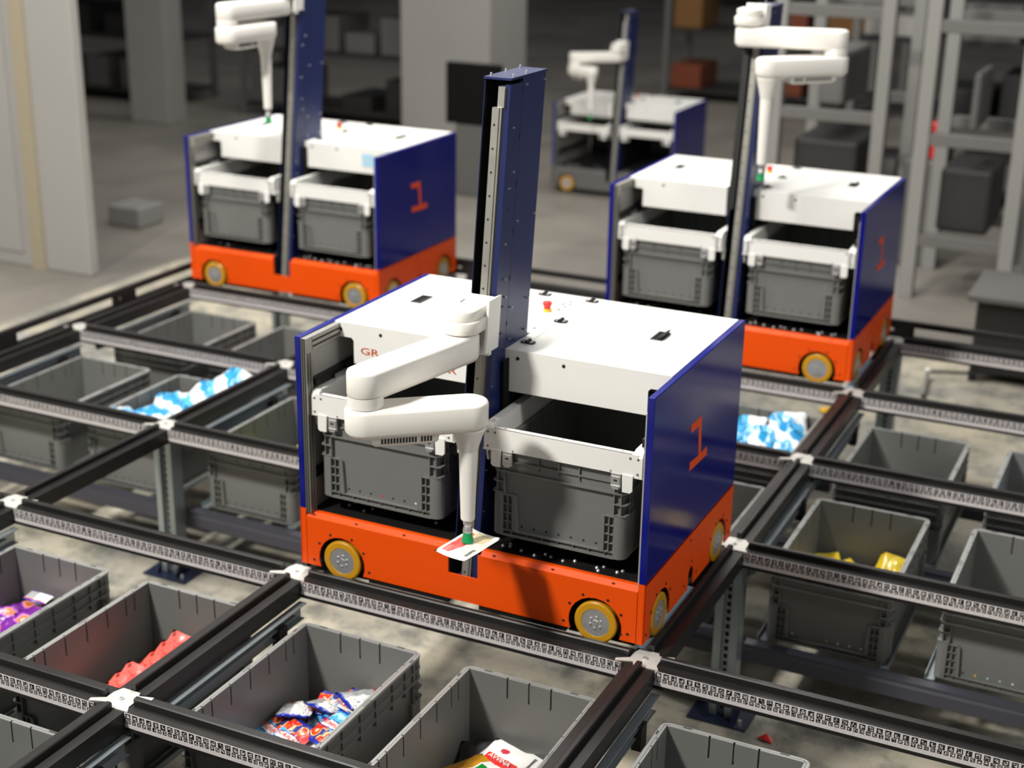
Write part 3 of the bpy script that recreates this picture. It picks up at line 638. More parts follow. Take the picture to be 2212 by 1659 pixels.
# tote frames
for x0 in (0.040, 0.600):
    x1 = x0 + 0.463; y0 = 0.016; zt = 0.574; zb = 0.512; L = 0.66
    b = MB()
    # front bar: vertical face with folded lip
    b.box(x0 + 0.012, x1 - 0.012, y0, y0 + 0.004, zb, zt); b.box(x0 + 0.03, x1 - 0.03, y0, y0 + 0.022, zt - 0.004, zt); b.box(x0 + 0.03, x1 - 0.03, y0 + 0.02, y0 + 0.022, zt - 0.018, zt)
    for s, xe in ((1, x0), (-1, x1)):
        pr = [(y0, zb - 0.004), (y0, zt - 0.008), (y0 + 0.006, zt + 0.005), (y0 + 0.018, zt + 0.010), (L, zt + 0.010), (L, zb)]
        b.prism(pr, 'x', xe, xe + s * 0.004); b.prism([(y0, zb - 0.004), (y0, zt - 0.008), (y0 + 0.006, zt + 0.005), (y0 + 0.018, zt + 0.010), (y0 + 0.03, zt + 0.010), (y0 + 0.03, zb)], 'x', xe + s * 0.004, xe + s * 0.026)
        b.box(xe, xe + s * 0.026, y0 + 0.018, L, zt + 0.006, zt + 0.010); b.box(xe + s * 0.022, xe + s * 0.026, y0 + 0.03, L, zb + 0.01, zt + 0.006)
        b.prism([(y0 + 0.02, zb), (y0 + 0.055, zb), (y0 + 0.045, zb - 0.045), (y0 + 0.036, zb - 0.05), (y0 + 0.03, zb - 0.045)], 'x', xe - s * 0.004, xe)
        b.box(xe - s * 0.004, xe + s * 0.02, y0 + 0.003, y0 + 0.07, zb - 0.006, zb - 0.002)
    b.box(x0, x1, L, L + 0.004, zb, zt + 0.006)
    tf = part('tote_frame', b, ['white'])
    for s, xe in ((1, x0), (-1, x1)): b = MB(); b.prism([(xe + s * 0.024, zb + 0.002), (xe + s * 0.024, zb - 0.042), (xe + s * 0.030, zb - 0.048), (xe + s * 0.052, zb - 0.048), (xe + s * 0.054, zb + 0.002)], 'y', y0 - 0.004, y0 + 0.001); b.obj('bracket', ['white'], tf)
    for s, xe in ((1, x0), (-1, x1)):
        b = MB(); b.box(xe + s * 0.058, xe + s * 0.086, y0 - 0.002, y0 + 0.004, zb - 0.040, zb + 0.0); b.box(xe + s * 0.060, xe + s * 0.084, y0 - 0.004, y0 - 0.001, zb - 0.030, zb - 0.008); b.box(xe + s * 0.067, xe + s * 0.077, y0 - 0.0045, y0 - 0.003, zb - 0.021, zb - 0.016, 1)
        b.prism([(xe + s * 0.060, zb - 0.034), (xe + s * 0.084, zb - 0.034), (xe + s * 0.080, zb - 0.044), (xe + s * 0.064, zb - 0.044)], 'y', y0 - 0.005, y0 - 0.001); b.obj('latch', ['steel', 'hole'], tf)
    b = MB()
    for s, xe in ((1, x0), (-1, x1)):
        for dx, z in ((0.012, zt - 0.012), (0.034, zt - 0.012), (0.012, zb + 0.008)): b.cyl((xe + s * dx, y0 - 0.0012, z), 'y', 0.0035, 0.0012, 8, 0)
        b.cyl((xe + s * 0.088, y0 - 0.001, zb + 0.005), 'y', 0.0025, 0.001, 8, 0)
        for yy in (0.052, 0.2): b.cyl((xe + s * 0.013, yy, zt + 0.0095), 'z', 0.003, 0.001, 8, 0)
    for x in (x0 + 0.06, (x0 + x1) / 2, x1 - 0.06): b.cyl((x, y0 + 0.011, zt - 0.0005), 'z', 0.003, 0.001, 8, 0)
    sc2 = b.obj('screw_row', ['bggrey'], tf); sc2['kind'] = 'stuff'
# mast
mx0, mx1 = 0.504, 0.581; ZT = 1.486
b = MB(sh)
b.box(mx1 - 0.003, mx1, 0.0, 0.079, 0.10, ZT - 0.012); b.box(mx1 - 0.0045, mx1 - 0.001, 0.079, 0.226, 0.10, ZT)
b.box(mx0, mx0 + 0.002, 0.0, 0.226, 0.10, ZT); b.box(mx0 + 0.003, mx1 - 0.0045, 0.223, 0.226, 0.10, ZT)
b.box(mx1 - 0.015, mx1 - 0.003, 0.0, 0.002, 0.10, ZT - 0.012)
b.box(mx0, mx1, 0.0, 0.226, 0.092, 0.10)
ms = part('mast', b, ['navy']); ms['label'] = 'tall navy blue mast housing, open in front'
b = MB(sh); b.box(mx0 + 0.0035, mx1 - 0.0175, 0.060, 0.064, 0.10, ZT); b.box(mx0 + 0.002, mx0 + 0.0035, 0.001, 0.06, 0.10, ZT); b.obj('inner_liner', ['inner'], ms)
b = MB(sh); b.prism([(mx0 - 0.002, -0.004), (mx1 + 0.002, -0.004), (mx1 + 0.002, 0.228), (mx0 - 0.002, 0.228)], 'z', ZT, ZT + 0.006)
b.obj('mast_cap', ['navy'], ms)
b = MB(sh)
for x, d in ((0.512, 0.02), (0.512, 0.11), (0.512, 0.2), (0.573, 0.03), (0.573, 0.11)): b.cyl((x, d, ZT + 0.006), 'z', 0.003, 0.008, 8)
for d, z in ((0.095, ZT - 0.02), (0.212, ZT - 0.02), (0.095, 1.1), (0.205, 1.1), (0.095, 0.86), (0.205, 0.86), (0.030, 1.36), (0.028, 1.2), (0.05, 1.24), (0.028, 1.05), (0.04, 0.95), (0.05, 0.9), (0.1, 0.77), (0.2, 0.77)): b.cyl((mx1, d, z), 'x', 0.0028, 0.006, 8)
for z in (0.3, 0.42, 0.55, 0.66): b.cyl((mx1, 0.01, z), 'x', 0.002, 0.003, 8)
bt = b.obj('bolt_row', ['steel'], ms); bt['kind'] = 'stuff'
b = MB(sh)
for d, z in ((0.03, 0.80), (0.036, 0.80), (0.045, 0.80), (0.022, 0.80), (0.044, 0.875), (0.036, 0.875), (0.04, 1.14)): b.cyl((mx1 - 0.0001, d, z), 'x', 0.0035, 0.0008, 8)
for k_ in range(10): b.box(mx1 - 0.0004, mx1 + 0.0008, 0.0765, 0.0815, 0.3 + k_ * 0.128, 0.312 + k_ * 0.128)
b.box(mx1 - 0.0003, mx1 + 0.0002, 0.0785, 0.0795, 0.2, ZT - 0.012)
hl = b.obj('vent_hole', ['hole'], ms); hl['kind'] = 'stuff'
b = MB(sh); rx = 0.536
b.box(rx, rx + 0.020, -0.010, 0.004, 0.085, 1.415); b.box(rx + 0.020, rx + 0.026, -0.006, 0.010, 0.085, 1.415); b.box(rx + 0.008, rx + 0.028, 0.004, 0.060, 0.10, 1.468)
for k_ in range(21): b.cyl((rx + 0.009, -0.0106, 0.12 + k_ * 0.0625), 'y', 0.0032, 0.001, 8, 1)
b.box(rx + 0.030, rx + 0.036, -0.002, 0.004, 1.41, 1.465, 1)
gr_ = b.obj('guide_rail', ['alu', 'hole'], ms); gr_['label'] = 'grey linear guide rail with screw holes'
base_parts = set(kids(root))

def arm(root_, zc, E, Wp, qlen, tilt=None):
    """arm carriage on the mast: zc = top of the carriage, E/Wp = elbow and wrist axes in robot coordinates"""
    def P(name, b, mats, par=None): return b.obj(name, mats, par or root_)
    fy = 0.007 + 0.125 * (zc - 0.07)
    S = (0.530, fy - 0.092); zt = zc
    b = MB(lambda x, y, z: (x, y + 0.125 * (z - zc + 0.07), z))
    b.box(0.498, 0.583, fy - 0.028, fy - 0.012, zt - 0.145, zt + 0.014); b.box(0.583, 0.590, fy - 0.060, fy + 0.014, zt - 0.130, zt + 0.014); b.box(0.498, 0.503, fy - 0.060, fy - 0.012, zt - 0.120, zt)
    b.cyl((0.552, fy - 0.034, zt - 0.118), 'y', 0.007, 0.006, 12, 1)
    for d, z in ((-0.045, -0.02), (0.0, -0.01), (-0.04, -0.12), (0.0, -0.115)): b.cyl((0.588, fy + d, zt + z), 'x', 0.003, 0.001, 8, 1)
    ca = P('carriage', b, ['white', 'steel'])
    b = MB(); back = (0.532, fy - 0.058)
    r = 0.046
    # upper hood: straight back end against the carriage
    def hood(rr_, z0, z1, ins, yb):
        def ring(z, i_):
            o_ = [(S[0] + (rr_ - i_) * math.cos(PI + PI * k_ / 18), S[1] + (rr_ - i_) * math.sin(PI + PI * k_ / 18), z) for k_ in range(19)]
            return o_ + [(S[0] + rr_ - i_, yb, z), (S[0] - rr_ + i_, yb, z)]
        b.rings([ring(z0, ins), ring(z0 + ins, 0), ring(z1 - ins, 0), ring(z1 - ins * 0.3, ins * 0.3), ring(z1, ins)])
    hood(r, zt - 0.032, zt, 0.005, fy - 0.014); hood(0.054, zt - 0.066, zt - 0.030, 0.004, fy - 0.030)
    for x in (0.505, 0.562): b.cyl((x, fy - 0.05, zt - 0.0005), 'z', 0.003, 0.001, 8, 1)
    ab = P('arm_base', b, ['arm_white', 'bggrey'])
    z1 = zt - 0.070
    b = MB(); rl = 0.047
    b.stadium(S, rl, E, rl, [(z1 - 0.078, 0.010), (z1 - 0.070, 0.003), (z1 - 0.064, 0), (z1 - 0.010, 0), (z1 - 0.004, 0.0025), (z1, 0.010)])
    b.lathe((E[0], E[1], z1 - 0.1), 'z', [(0, 0), (rl - 0.0035, 0), (rl - 0.0005, 0.003), (rl - 0.0005, 0.032)], 32)
    P('upper_arm', b, ['arm_white'])
    z2 = z1 - 0.1
    b = MB(); b.stadium(E, 0.054, Wp, 0.052, [(z2 - 0.078, 0.014), (z2 - 0.070, 0.004), (z2 - 0.062, 0), (z2 - 0.010, 0), (z2 - 0.004, 0.003), (z2, 0.012)])
    fo = P('forearm', b, ['arm_white'])
    # vent housing under the forearm
    d = Vector((Wp[0] - E[0], Wp[1] - E[1])).normalized(); nrm = Vector((-d.y, d.x)); L = (Vector(Wp) - Vector(E)).length
    def loc(t, s): return (E[0] + d.x * t + nrm.x * s, E[1] + d.y * t + nrm.y * s)
    b = MB(); z3 = z2 - 0.074
    def rg(z, i_): return [loc(0.008 + i_ * 1.3, -0.036 + i_) + (z,), loc(L - 0.082 - i_ * 1.3, -0.036 + i_) + (z,), loc(L - 0.082 - i_ * 1.3, 0.036 - i_) + (z,), loc(0.008 + i_ * 1.3, 0.036 - i_) + (z,)]
    b.rings([rg(z3 - 0.032, 0.016), rg(z3 - 0.028, 0.008), rg(z3 - 0.020, 0.002), rg(z3, 0)], smooth=False)
    vh = b.obj('vent_housing', ['arm_white'], fo)
    b = MB(); nv = 17
    for k_ in range(nv):
        t = 0.036 + (L - 0.140) * k_ / (nv - 1)
        if k_ == 12: continue
        for s in (-1, 1):
            p = [loc(t - 0.0018, s * 0.0345), loc(t + 0.0018, s * 0.0345), loc(t + 0.0018, s * 0.0368), loc(t - 0.0018, s * 0.0368)]
            b.prism(p if s > 0 else p[::-1], 'z', z3 - 0.019, z3 - 0.003)
    vs_ = b.obj('vent_slots', ['hole'], fo); vs_['kind'] = 'stuff'
    zq = z2 - 0.078; zb_ = zq - qlen + 0.064
    b = MB(); wx, wy = Wp
    Lq = zq - zb_
    b.lathe((wx, wy, zb_), 'z', [(0, 0), (0.0165, 0), (0.019, 0.004), (0.0215, Lq * 0.35), (0.0235, Lq * 0.58), (0.0245, Lq * 0.76), (0.036, Lq * 0.90), (0.044, Lq * 0.99), (0.044, Lq + 0.004)], 28)
    qu = P('quill', b, ['arm_white']); qu['label'] = 'tapered white quill hanging from the forearm'
    b = MB(); b.prism([(wx + 0.030, wy - 0.012), (wx + 0.030, wy + 0.012), (wx + 0.042, wy)], 'z', zb_ + Lq * 0.8, zb_ + Lq)
    b = MB(); b.lathe((wx, wy, zb_ - 0.036), 'z', [(0, 0), (0.012, 0), (0.0135, 0.004), (0.012, 0.012), (0.010, 0.018), (0.0125, 0.024), (0.0125, 0.030), (0.009, 0.032), (0.009, 0.037)], 20)
    P('nozzle', b, ['steel'])
    b = MB(); b.lathe((wx, wy, zb_ - 0.064), 'z', [(0, 0.0), (0.0150, 0.0), (0.0165, 0.002), (0.0130, 0.018), (0.0125, 0.029), (0, 0.029)], 20)
    cu_ = P('suction_cup', b, ['green']); cu_['label'] = 'green rubber suction cup'
    return zb_ - 0.064
def loc_to(o, x, y): return (x - o.location.x, y - o.location.y)

# copies of the body first, then each robot gets its own arm
right = copy_tree(root, None, (letter_obj,)); right.location = (1.12, 2.435, 0)
left = copy_tree(root, None, (letter_obj,)); left.location = (-1.12, 2.435, 0)
far = copy_tree(root, None, (letter_obj,)); far.location = (-1.62, 8.0, FZ + 0.02)
tag(root, 'nearest orange and blue picking robot, its folded white arm holding a packet', 'robot')
tag(right, 'right rear orange and blue picking robot with its white arm raised', 'robot')
tag(left, 'left rear orange and blue picking robot with its raised arm cut by the frame', 'robot')
tag(far, 'blurred far robot with white top and blue mast on the hall floor', 'robot')
tip = arm(root, 0.902, loc_to(root, 1.583, -0.345), loc_to(root, 1.789, -0.178), 0.325)
arm(right, 1.492, loc_to(right, 1.992, 2.62), loc_to(right, 1.785, 2.40), 0.41)
arm(left, 1.492, loc_to(left, -0.62, 2.15), loc_to(left, -0.60, 2.41), 0.385)
arm(far, 1.25, (0.25, -0.15), (0.42, -0.20), 0.34)
b = MB(sh); b.box(0.506, 0.530, -0.030, -0.004, 0.68, 1.36)
for k_ in range(34): b.box(0.505, 0.531, -0.032, -0.002, 0.685 + k_ * 0.02, 0.692 + k_ * 0.02)
b.obj('cable_chain', ['black'], right)
b = MB(); b.box(0.90, 0.965, 0.1835, 0.1843, 0.655, 0.715); b.obj('sticker', ['paleblue'], left)
b = MB(); b.box(0.265, 0.335, 0.56, 0.62, H, H + 0.001); b.obj('sticker', ['paleblue'], right)
# crates held in the robots
def rcrate(r_, k_, label, me=None):
    o = link('storage_crate', me or crate_me, None, (r_.location.x + (0.2600 if k_ == 0 else 0.8210), r_.location.y + 0.326, r_.location.z + 0.250))
    tag(o, label, 'crate', 'grey crates clamped in the robots'); return o
for ch in [o for o in bpy.data.objects if o.parent == far or (o.parent and o.parent.parent == far)]:
    if ch.name.startswith(('bumper', 'lower_panel')): ch.data = ch.data.copy(); ch.data.materials[0] = M['bggrey']
    if ch.name.startswith('number'): bpy.data.objects.remove(ch)
rcrate(root, 0, 'grey crate clamped in the left bay of the nearest robot, below the folded arm', crate_dots['r'])
rcrate(root, 1, 'grey crate clamped in the right bay of the nearest robot')
rcrate(right, 0, 'grey crate clamped in the left bay of the right rear robot')
rcrate(right, 1, 'grey crate clamped in the right bay of the right rear robot')
rcrate(left, 0, 'grey crate clamped in the left bay of the left rear robot')
rcrate(left, 1, 'grey crate clamped in the right bay of the left rear robot')

# ------------------------------------------------------------------ snack packets
def packet_mesh(w, h, t, mats, seed=0, curl=0.0, nx=10, ny=12, crimp=0.012):
    rnd = random.Random(seed); b = []
    ph = [rnd.uniform(0, 6.28) for _ in range(6)]
    me = bpy.data.meshes.new('snack_packet'); vs = []; uvs = []
    for side in (1, -1):
        for j in range(ny + 1):
            for i in range(nx + 1):
                u, v = i / nx, j / ny; x, y = (u - 0.5) * w, (v - 0.5) * h
                ey = min(1, min(v, 1 - v) * h / crimp - 0.9) if min(v, 1 - v) * h > crimp * 0.9 else 0
                prof = (max(0, math.sin(PI * u)) ** 0.55) * (1 - max(0, 1 - min(v, 1 - v) * 5) ** 2) if ey > 0 or True else 0
                z = side * t / 2 * prof * (1 if min(v, 1 - v) > 0.001 else 0)
                wr = 0.10 * t * (math.sin(17 * u + ph[0] + 6 * v) + math.sin(23 * v + ph[1] - 9 * u) + 0.6 * math.sin(31 * u + 13 * v + ph[4]))
                z += wr * (0.35 + prof) + curl * ((v - 0.5) ** 2 * 4 - 0.4) + curl * 0.4 * math.sin(3 * u + ph[2])
                vs.append((x + 0.004 * math.sin(9 * v + ph[3]) * (0.5 - abs(u - 0.5)), y, z)); uvs.append((u, v))
    N = (nx + 1) * (ny + 1); fs = []; mi = []
    for j in range(ny):
        for i in range(nx):
            a = j * (nx + 1) + i
            fs.append((a, a + 1, a + nx + 2, a + nx + 1)); mi.append(0)
            fs.append((N + a, N + a + nx + 1, N + a + nx + 2, N + a + 1)); mi.append(1)
    rim = [i for i in range(nx + 1)] + [j * (nx + 1) + nx for j in range(1, ny + 1)] + [ny * (nx + 1) + i for i in range(nx - 1, -1, -1)] + [j * (nx + 1) for j in range(ny - 1, 0, -1)]
    for k_ in range(len(rim)): a, c = rim[k_], rim[(k_ + 1) % len(rim)]; fs.append((a, N + a, N + c, c)); mi.append(0)
    me.from_pydata(vs, [], fs)
    for m_ in mats: me.materials.append(M[m_])
    me.polygons.foreach_set('material_index', mi); me.polygons.foreach_set('use_smooth', [True] * len(fs))
    ul = me.uv_layers.new(name='UVMap')
    for lp_ in me.loops: ul.data[lp_.index].uv = uvs[lp_.vertex_index]
    me.update(); return me
def put(me, loc, rot, label, cat, group): o = link('snack_packet', me, None, loc, rot); tag(o, label, cat, group); return o
R = math.radians
# wafer packets (front up / back up); local y is the long axis
wf = [packet_mesh(0.100, 0.140, 0.020, ('wafer', 'wafer_back'), s) for s in (1, 2, 3)]
b = MB(); b.text('HORALKY', 0.0195, lambda u, v: (u * 0.98 - 0.002, v - 0.004, 0.0)); word_me = b.mesh('lettering', ['red'])
base = CB + 0.014
fronts = [  # x, y, z, rx, ry, rz, label
 (1.285, -0.350, 0.060, 16, 6, -20, 'wafer packet lying face up at the left end of the wafer pile'),
 (1.350, -0.375, 0.072, 12, 6, -14, 'wafer packet lying face up in the middle front of the wafer pile'),
 (1.442, -0.300, 0.092, -12, 6, 158, 'wafer packet turned upside down towards the right wall of the wafer crate'),
 (1.440, -0.195, 0.092, 14, 6, -8, 'wafer packet lying face up below the tilted pack at the rear of the wafer pile'),
 (1.475, -0.400, 0.055, 4, 10, 168, 'wafer packet half hidden by the rail at the front of the wafer crate'),
 (1.375, -0.205, 0.065, 24, 6, 12, 'wafer packet standing on its red and blue edge in the wafer pile')]
for k_, (x, y, z, rx_, ry_, rz_, lb) in enumerate(fronts):
    o = put(wf[k_ % 3], (x - 0.002, y - 0.025, base + z - 0.005), (R(rx_), R(ry_), R(rz_)), lb, 'snack packet', 'wafer packets in the crate before the nearest robot')
    l_ = link('lettering', word_me, o, (0, 0, 0.0135)); l_['label'] = 'red brand lettering on a white label'
backs = [(1.290, -0.235, 0.085, 16, 0, 22, 'white backed wafer packet at the left rear of the wafer pile'), (1.365, -0.165, 0.085, 18, 0, -8, 'wafer packet with its white label up at the rear wall of the wafer crate'), (1.455, -0.135, 0.110, 14, 6, -30, 'topmost wafer packet with its white back up at the rear right of the wafer pile'),
 (1.365, -0.280, 0.040, 4, 4, 95, 'white backed wafer packet lying crosswise in the middle of the wafer pile'), (1.405, -0.330, 0.045, 0, 14, -30, 'white backed wafer packet leaning between two face up packets'), (1.525, -0.215, 0.070, 10, -10, -28, 'white backed wafer packet against the right wall of the wafer crate'),
 (1.425, -0.430, 0.020, 8, 6, -35, 'white backed wafer packet with a blue end behind the near rail'), (1.330, -0.150, 0.050, 20, 0, 10, 'wafer packet half hidden behind the two standing packs of the wafer pile')]
for k_, (x, y, z, rx_, ry_, rz_, lb) in enumerate(backs):
    put(wf[k_ % 3], (x + 0.005, y - 0.048, base + z - 0.005), (R(180 - rx_), R(ry_), R(rz_)), lb, 'snack packet', 'wafer packets in the crate before the nearest robot')
for k_ in range(4): put(wf[k_ % 3], (1.29 + 0.085 * (k_ % 3), -0.30 - 0.12 * (k_ // 3) + 0.05, base + 0.012 + 0.004 * (k_ % 2)), (0, 0, R(-20 + 31 * k_)), 'wafer packet buried at the bottom of the wafer pile', 'snack packet', 'buried wafer packets')
# coral packets
cm = [packet_mesh(0.12, 0.17, 0.009, ('coral', 'coral'), s, 0.003) for s in (5, 6)]
lab_c = ['lowest coral red packet at the near left of its pile', 'coral red packet second from the near end', 'coral red packet in the middle of the coral pile', 'coral red packet second from the far end', 'uppermost coral red packet against the far end of the pile', 'coral red packet lying flat under the coral row']
for k_ in range(6):
    put(cm[k_ % 2], (0.752 + 0.010 * k_, -0.495 + 0.060 * k_, base + 0.035 + 0.006 * k_), (R(24 + 2 * k_), R(12), R(-12 + 9 * (k_ % 3))), lab_c[k_], 'snack packet', 'coral red packets in the second crate from the left')
# purple and pink packets
pm = [packet_mesh(0.15, 0.19, 0.035, ('purple', 'purple'), s, 0.004) for s in (8, 9)]
for k_, (x, y, z, rx_, ry_, rz_, lb) in enumerate([(0.185, -0.335, 0.10, 10, 12, 30, 'purple snack bag nearest the rail'), (0.250, -0.240, 0.09, 0, -8, -30, 'purple snack bag with a pink corner in the middle of its crate'), (0.205, -0.215, 0.06, 8, 0, 64, 'purple snack bag lying against the far wall of its crate'), (0.33, -0.33, 0.07, 6, -16, 10, 'purple snack bag against the right wall of its crate')]):
    put(pm[k_ % 2], (x, y, base + z), (R(rx_), R(ry_), R(rz_)), lb, 'snack packet', 'purple snack bags in the leftmost crate')
put(packet_mesh(0.10, 0.16, 0.02, ('pink', 'pink'), 12, 0.004), (0.345, -0.185, base + 0.13), (R(24), R(-18), R(-28)), 'pink and brown snack packet leaning on the right wall of the leftmost crate', 'snack packet', None)
put(packet_mesh(0.09, 0.05, 0.006, ('wafer_back', 'wafer_back'), 13), (0.235, -0.165, base + 0.128), (R(8), 0, R(0)), 'white paper label lying on the purple snack bags', 'label', None)
# white and red fruit packets
fm = [packet_mesh(0.14, 0.18, 0.012, ('fruit', 'fruit'), s, 0.008) for s in (15, 16)]
b = MB(); b.text('AVVINA', 0.022, lambda u, v: (u * 0.95, v + 0.020, 0.0)); word2 = b.mesh('lettering', ['white'])
for k_, (x, y, z, rx_, ry_, rz_, lb) in enumerate([(1.905, -0.215, 0.090, 8, 4, -16, 'white and red fruit packet on top of its pile with a red name band'), (1.960, -0.330, 0.080, 2, -6, -30, 'white and red fruit packet in front of the topmost one'), (2.045, -0.220, 0.070, 12, 8, 10, 'white and red fruit packet tucked against the right wall'), (1.880, -0.190, 0.055, 10, 0, 14, 'white and red fruit packet peeping out behind the topmost one'), (1.945, -0.182, 0.055, 12, 0, -22, 'white and red fruit packet with a raised corner at the far wall')]):
    o = put(fm[k_ % 2], (x, y - 0.02, base + z - 0.040), (R(rx_), R(ry_), R(rz_)), lb, 'snack packet', 'white and red fruit packets')
    l_ = link('lettering', word2, o, (0, 0, 0.0105)); l_['label'] = 'white name lettering on the red band'
put(packet_mesh(0.14, 0.17, 0.014, ('greenfruit', 'greenfruit'), 19, 0.006), (1.848, -0.305, base + 0.055), (R(4), R(-10), R(-38)), 'white packet with a green panel and an ochre window', 'snack packet', None)
put(packet_mesh(0.12, 0.15, 0.03, ('bgdark', 'brown'), 20, 0.01), (1.850, -0.215, base + 0.025), (R(20), 0, R(20)), 'dark clear snack bag in the far left corner behind the fruit packets', 'snack packet', None)
# blue and white bags
bm2 = [packet_mesh(0.15, 0.22, 0.045, ('bluebag', 'bluebag'), s, 0.008) for s in (21, 22, 23)]
def bags(pts_, labels, grp):
    for k_, (x, y, z, rx_, ry_, rz_) in enumerate(pts_): put(bm2[k_ % 3], (x, y, base + z), (R(rx_), R(ry_), R(rz_)), labels[k_], 'snack bag', grp)
bags([(-0.38, 1.02, 0.235, 0, 4, 78), (-0.24, 1.05, 0.245, 6, -6, 60), (-0.27, 1.17, 0.25, 8, 4, 30), (-0.20, 1.29, 0.27, 10, 6, 4), (-0.155, 1.40, 0.295, 12, 8, -8), (-0.33, 1.29, 0.19, 10, 0, 40), (-0.28, 1.10, 0.15, 0, 0, 10)],
     ['blue and white bag lying crosswise at the near end of the left heap', 'blue and white bag second from the near end of the left heap', 'blue and white bag in the middle of the left heap', 'blue and white bag leaning on the right wall of the left heap', 'topmost blue and white bag sticking up above the rim of its crate', 'blue and white bag against the left wall of the left heap', 'blue and white bag low at the far end of the left heap'], 'blue and white bags left of the nearest robot')
bags([(1.90, 2.06, 0.14, 24, 8, 40), (1.86, 2.14, 0.17, 38, -10, -20), (1.97, 2.10, 0.16, 34, 10, 10), (2.05, 2.06, 0.14, 30, 4, -10), (2.045, 2.17, 0.20, 40, -4, 18), (1.95, 1.94, 0.13, 14, 6, 70), (2.05, 1.95, 0.10, 8, 0, 8)],
     ['blue and white bag beside the blue side panel of the nearest robot', 'blue and white bag leaning on the far wall beside the robot panel', 'blue and white bag with a yellow spot in the middle of the right heap', 'blue and white bag next to the rail on the right of the heap', 'blue bag end standing up at the far wall of the right heap', 'blue and white bag lying crosswise at the near rail', 'blue and white bag in the near right corner of its crate'], 'blue and white bags right of the nearest robot')
bags([(3.08, 2.17, 0.09, 22, 0, 20), (3.02, 2.05, 0.07, 8, 0, -40)], ['blue and white bag at the far end of the crate on the right edge', 'blue and white bag at the near end of the crate on the right edge'], 'blue and white bags at the right edge')
ym = [packet_mesh(0.13, 0.18, 0.03, ('yellowbag', 'yellowbag'), s, 0.008) for s in (31, 32)]
for k_, (x, y, z, rx_, ry_, rz_, lb) in enumerate([(2.632, 1.39, 0.078, 34, 0, -14, 'yellow snack bag standing up against the right wall of its crate'), (2.52, 1.36, 0.060, 18, 0, 60, 'yellow snack bag lying in the middle of its crate'), (2.42, 1.37, 0.060, 18, -4, 30, 'yellow snack bag at the left of its crate')]):
    put(ym[k_ % 2], (x, y, base + z - 0.022), (R(rx_), R(ry_), R(rz_)), lb, 'snack bag', 'yellow snack bags')
vm = [packet_mesh(0.08, 0.11, 0.025, ('veg', 'veg'), s, 0.004) for s in (41, 42)]
for k_, (x, y, z, rx_, rz_, lb) in enumerate([(0.205, 1.20, 0.07, 20, 60, 'green and orange packet nearest the rail left of the nearest robot'), (0.27, 1.30, 0.09, 24, 10, 'green and orange packet in the middle of its small heap'), (0.33, 1.40, 0.12, 30, 40, 'uppermost green and orange packet beside the robot side panel'), (0.29, 1.20, 0.06, 8, -30, 'green and orange packet lying flat in its crate')]):
    put(vm[k_ % 2], (x, y, base + z), (R(rx_), 0, R(rz_)), lb, 'snack packet', 'green and orange packets')
for k_, (x, y, z, lb) in enumerate([(-0.70, 1.21, 0.06, 'small yellow packet nearest the rail in the left crate'), (-0.70, 1.33, 0.08, 'small peach and yellow packet behind the other one in the left crate')]):
    put(vm[k_], (x, y, base + z), (R(16), R(-10), R(50)), lb, 'snack packet', 'packets in the crate at the left edge')
# the packet held by the suction cup
zz = tip - 0.004
put(packet_mesh(0.160, 0.102, 0.008, ('held', 'held'), 50, 0.004), (1.795, -0.187, zz - 0.001), (R(0), R(-1), R(79)), 'white and red packet held under the green suction cup of the nearest robot', 'snack packet', None)
# scraps and bits on the floor
def scrap(name, x, y, s, mat, label, seed):
    rnd = random.Random(seed); b = MB(); n_ = 7
    vs = [(s * math.cos(2 * PI * k_ / n_) * rnd.uniform(0.5, 1.1), 0.6 * s * math.sin(2 * PI * k_ / n_) * rnd.uniform(0.5, 1.1), rnd.uniform(0.002, 0.016)) for k_ in range(n_)] + [(0, 0, 0.03)]
    b.add(vs, [(k_, (k_ + 1) % n_, n_) for k_ in range(n_)]); b.add([(v[0], v[1], v[2] - 0.002) for v in vs], [((k_ + 1) % n_, k_, n_) for k_ in range(n_)])
    o = b.obj(name, [mat]); o.location = (x, y, FZ + 0.001); tag(o, label, 'scrap'); return o
scrap('paper_scrap', 2.416, 0.708, 0.035, 'red', 'crumpled red paper scrap on the floor at the bottom right', 1)
scrap('paper_scrap', 1.84, 3.79, 0.07, 'yellow', 'yellow scrap on the floor behind the blue and white bags on the right', 2)
scrap('paper_scrap', -2.73, 3.78, 0.06, 'yellow', 'yellow scrap on the floor seen through the left barrier', 3)
scrap('plastic_bag', -2.66, 2.75, 0.17, 'bgwhite', 'white plastic bag on the floor at the left edge behind the barrier', 4)
def tube(pts_, r, mat, name, m2=None):
    cu = bpy.data.curves.new(name, 'CURVE'); cu.dimensions = '3D'; sp2 = cu.splines.new('POLY'); sp2.points.add(len(pts_) - 1)
    for p_, q in zip(sp2.points, pts_): p_.co = (*q, 1)
    cu.bevel_depth = r; cu.bevel_resolution = 2; cu.materials.append(M[mat]); o = bpy.data.objects.new('t', cu); COL.objects.link(o); bpy.context.view_layer.update()
    me = bpy.data.meshes.new_from_object(o.evaluated_get(bpy.context.evaluated_depsgraph_get())); bpy.data.objects.remove(o); me.polygons.foreach_set('use_smooth', [True] * len(me.polygons))
    return link(name, me)
brk = empty('floor_bracket', (2.2, 4.5, FZ)); tag(brk, 'thin metal rod frame with white end caps lying on the floor at the right', 'rod frame')
o = tube([(0.0, 0.05, 0.05), (0.04, -0.28, 0.02)], 0.012, 'alu', 'rod'); o.parent = brk
o = tube([(0.0, 0.05, 0.05), (0.50, 0.24, 0.05), (0.62, 0.30, 0.05)], 0.009, 'bgdark', 'rod'); o.parent = brk
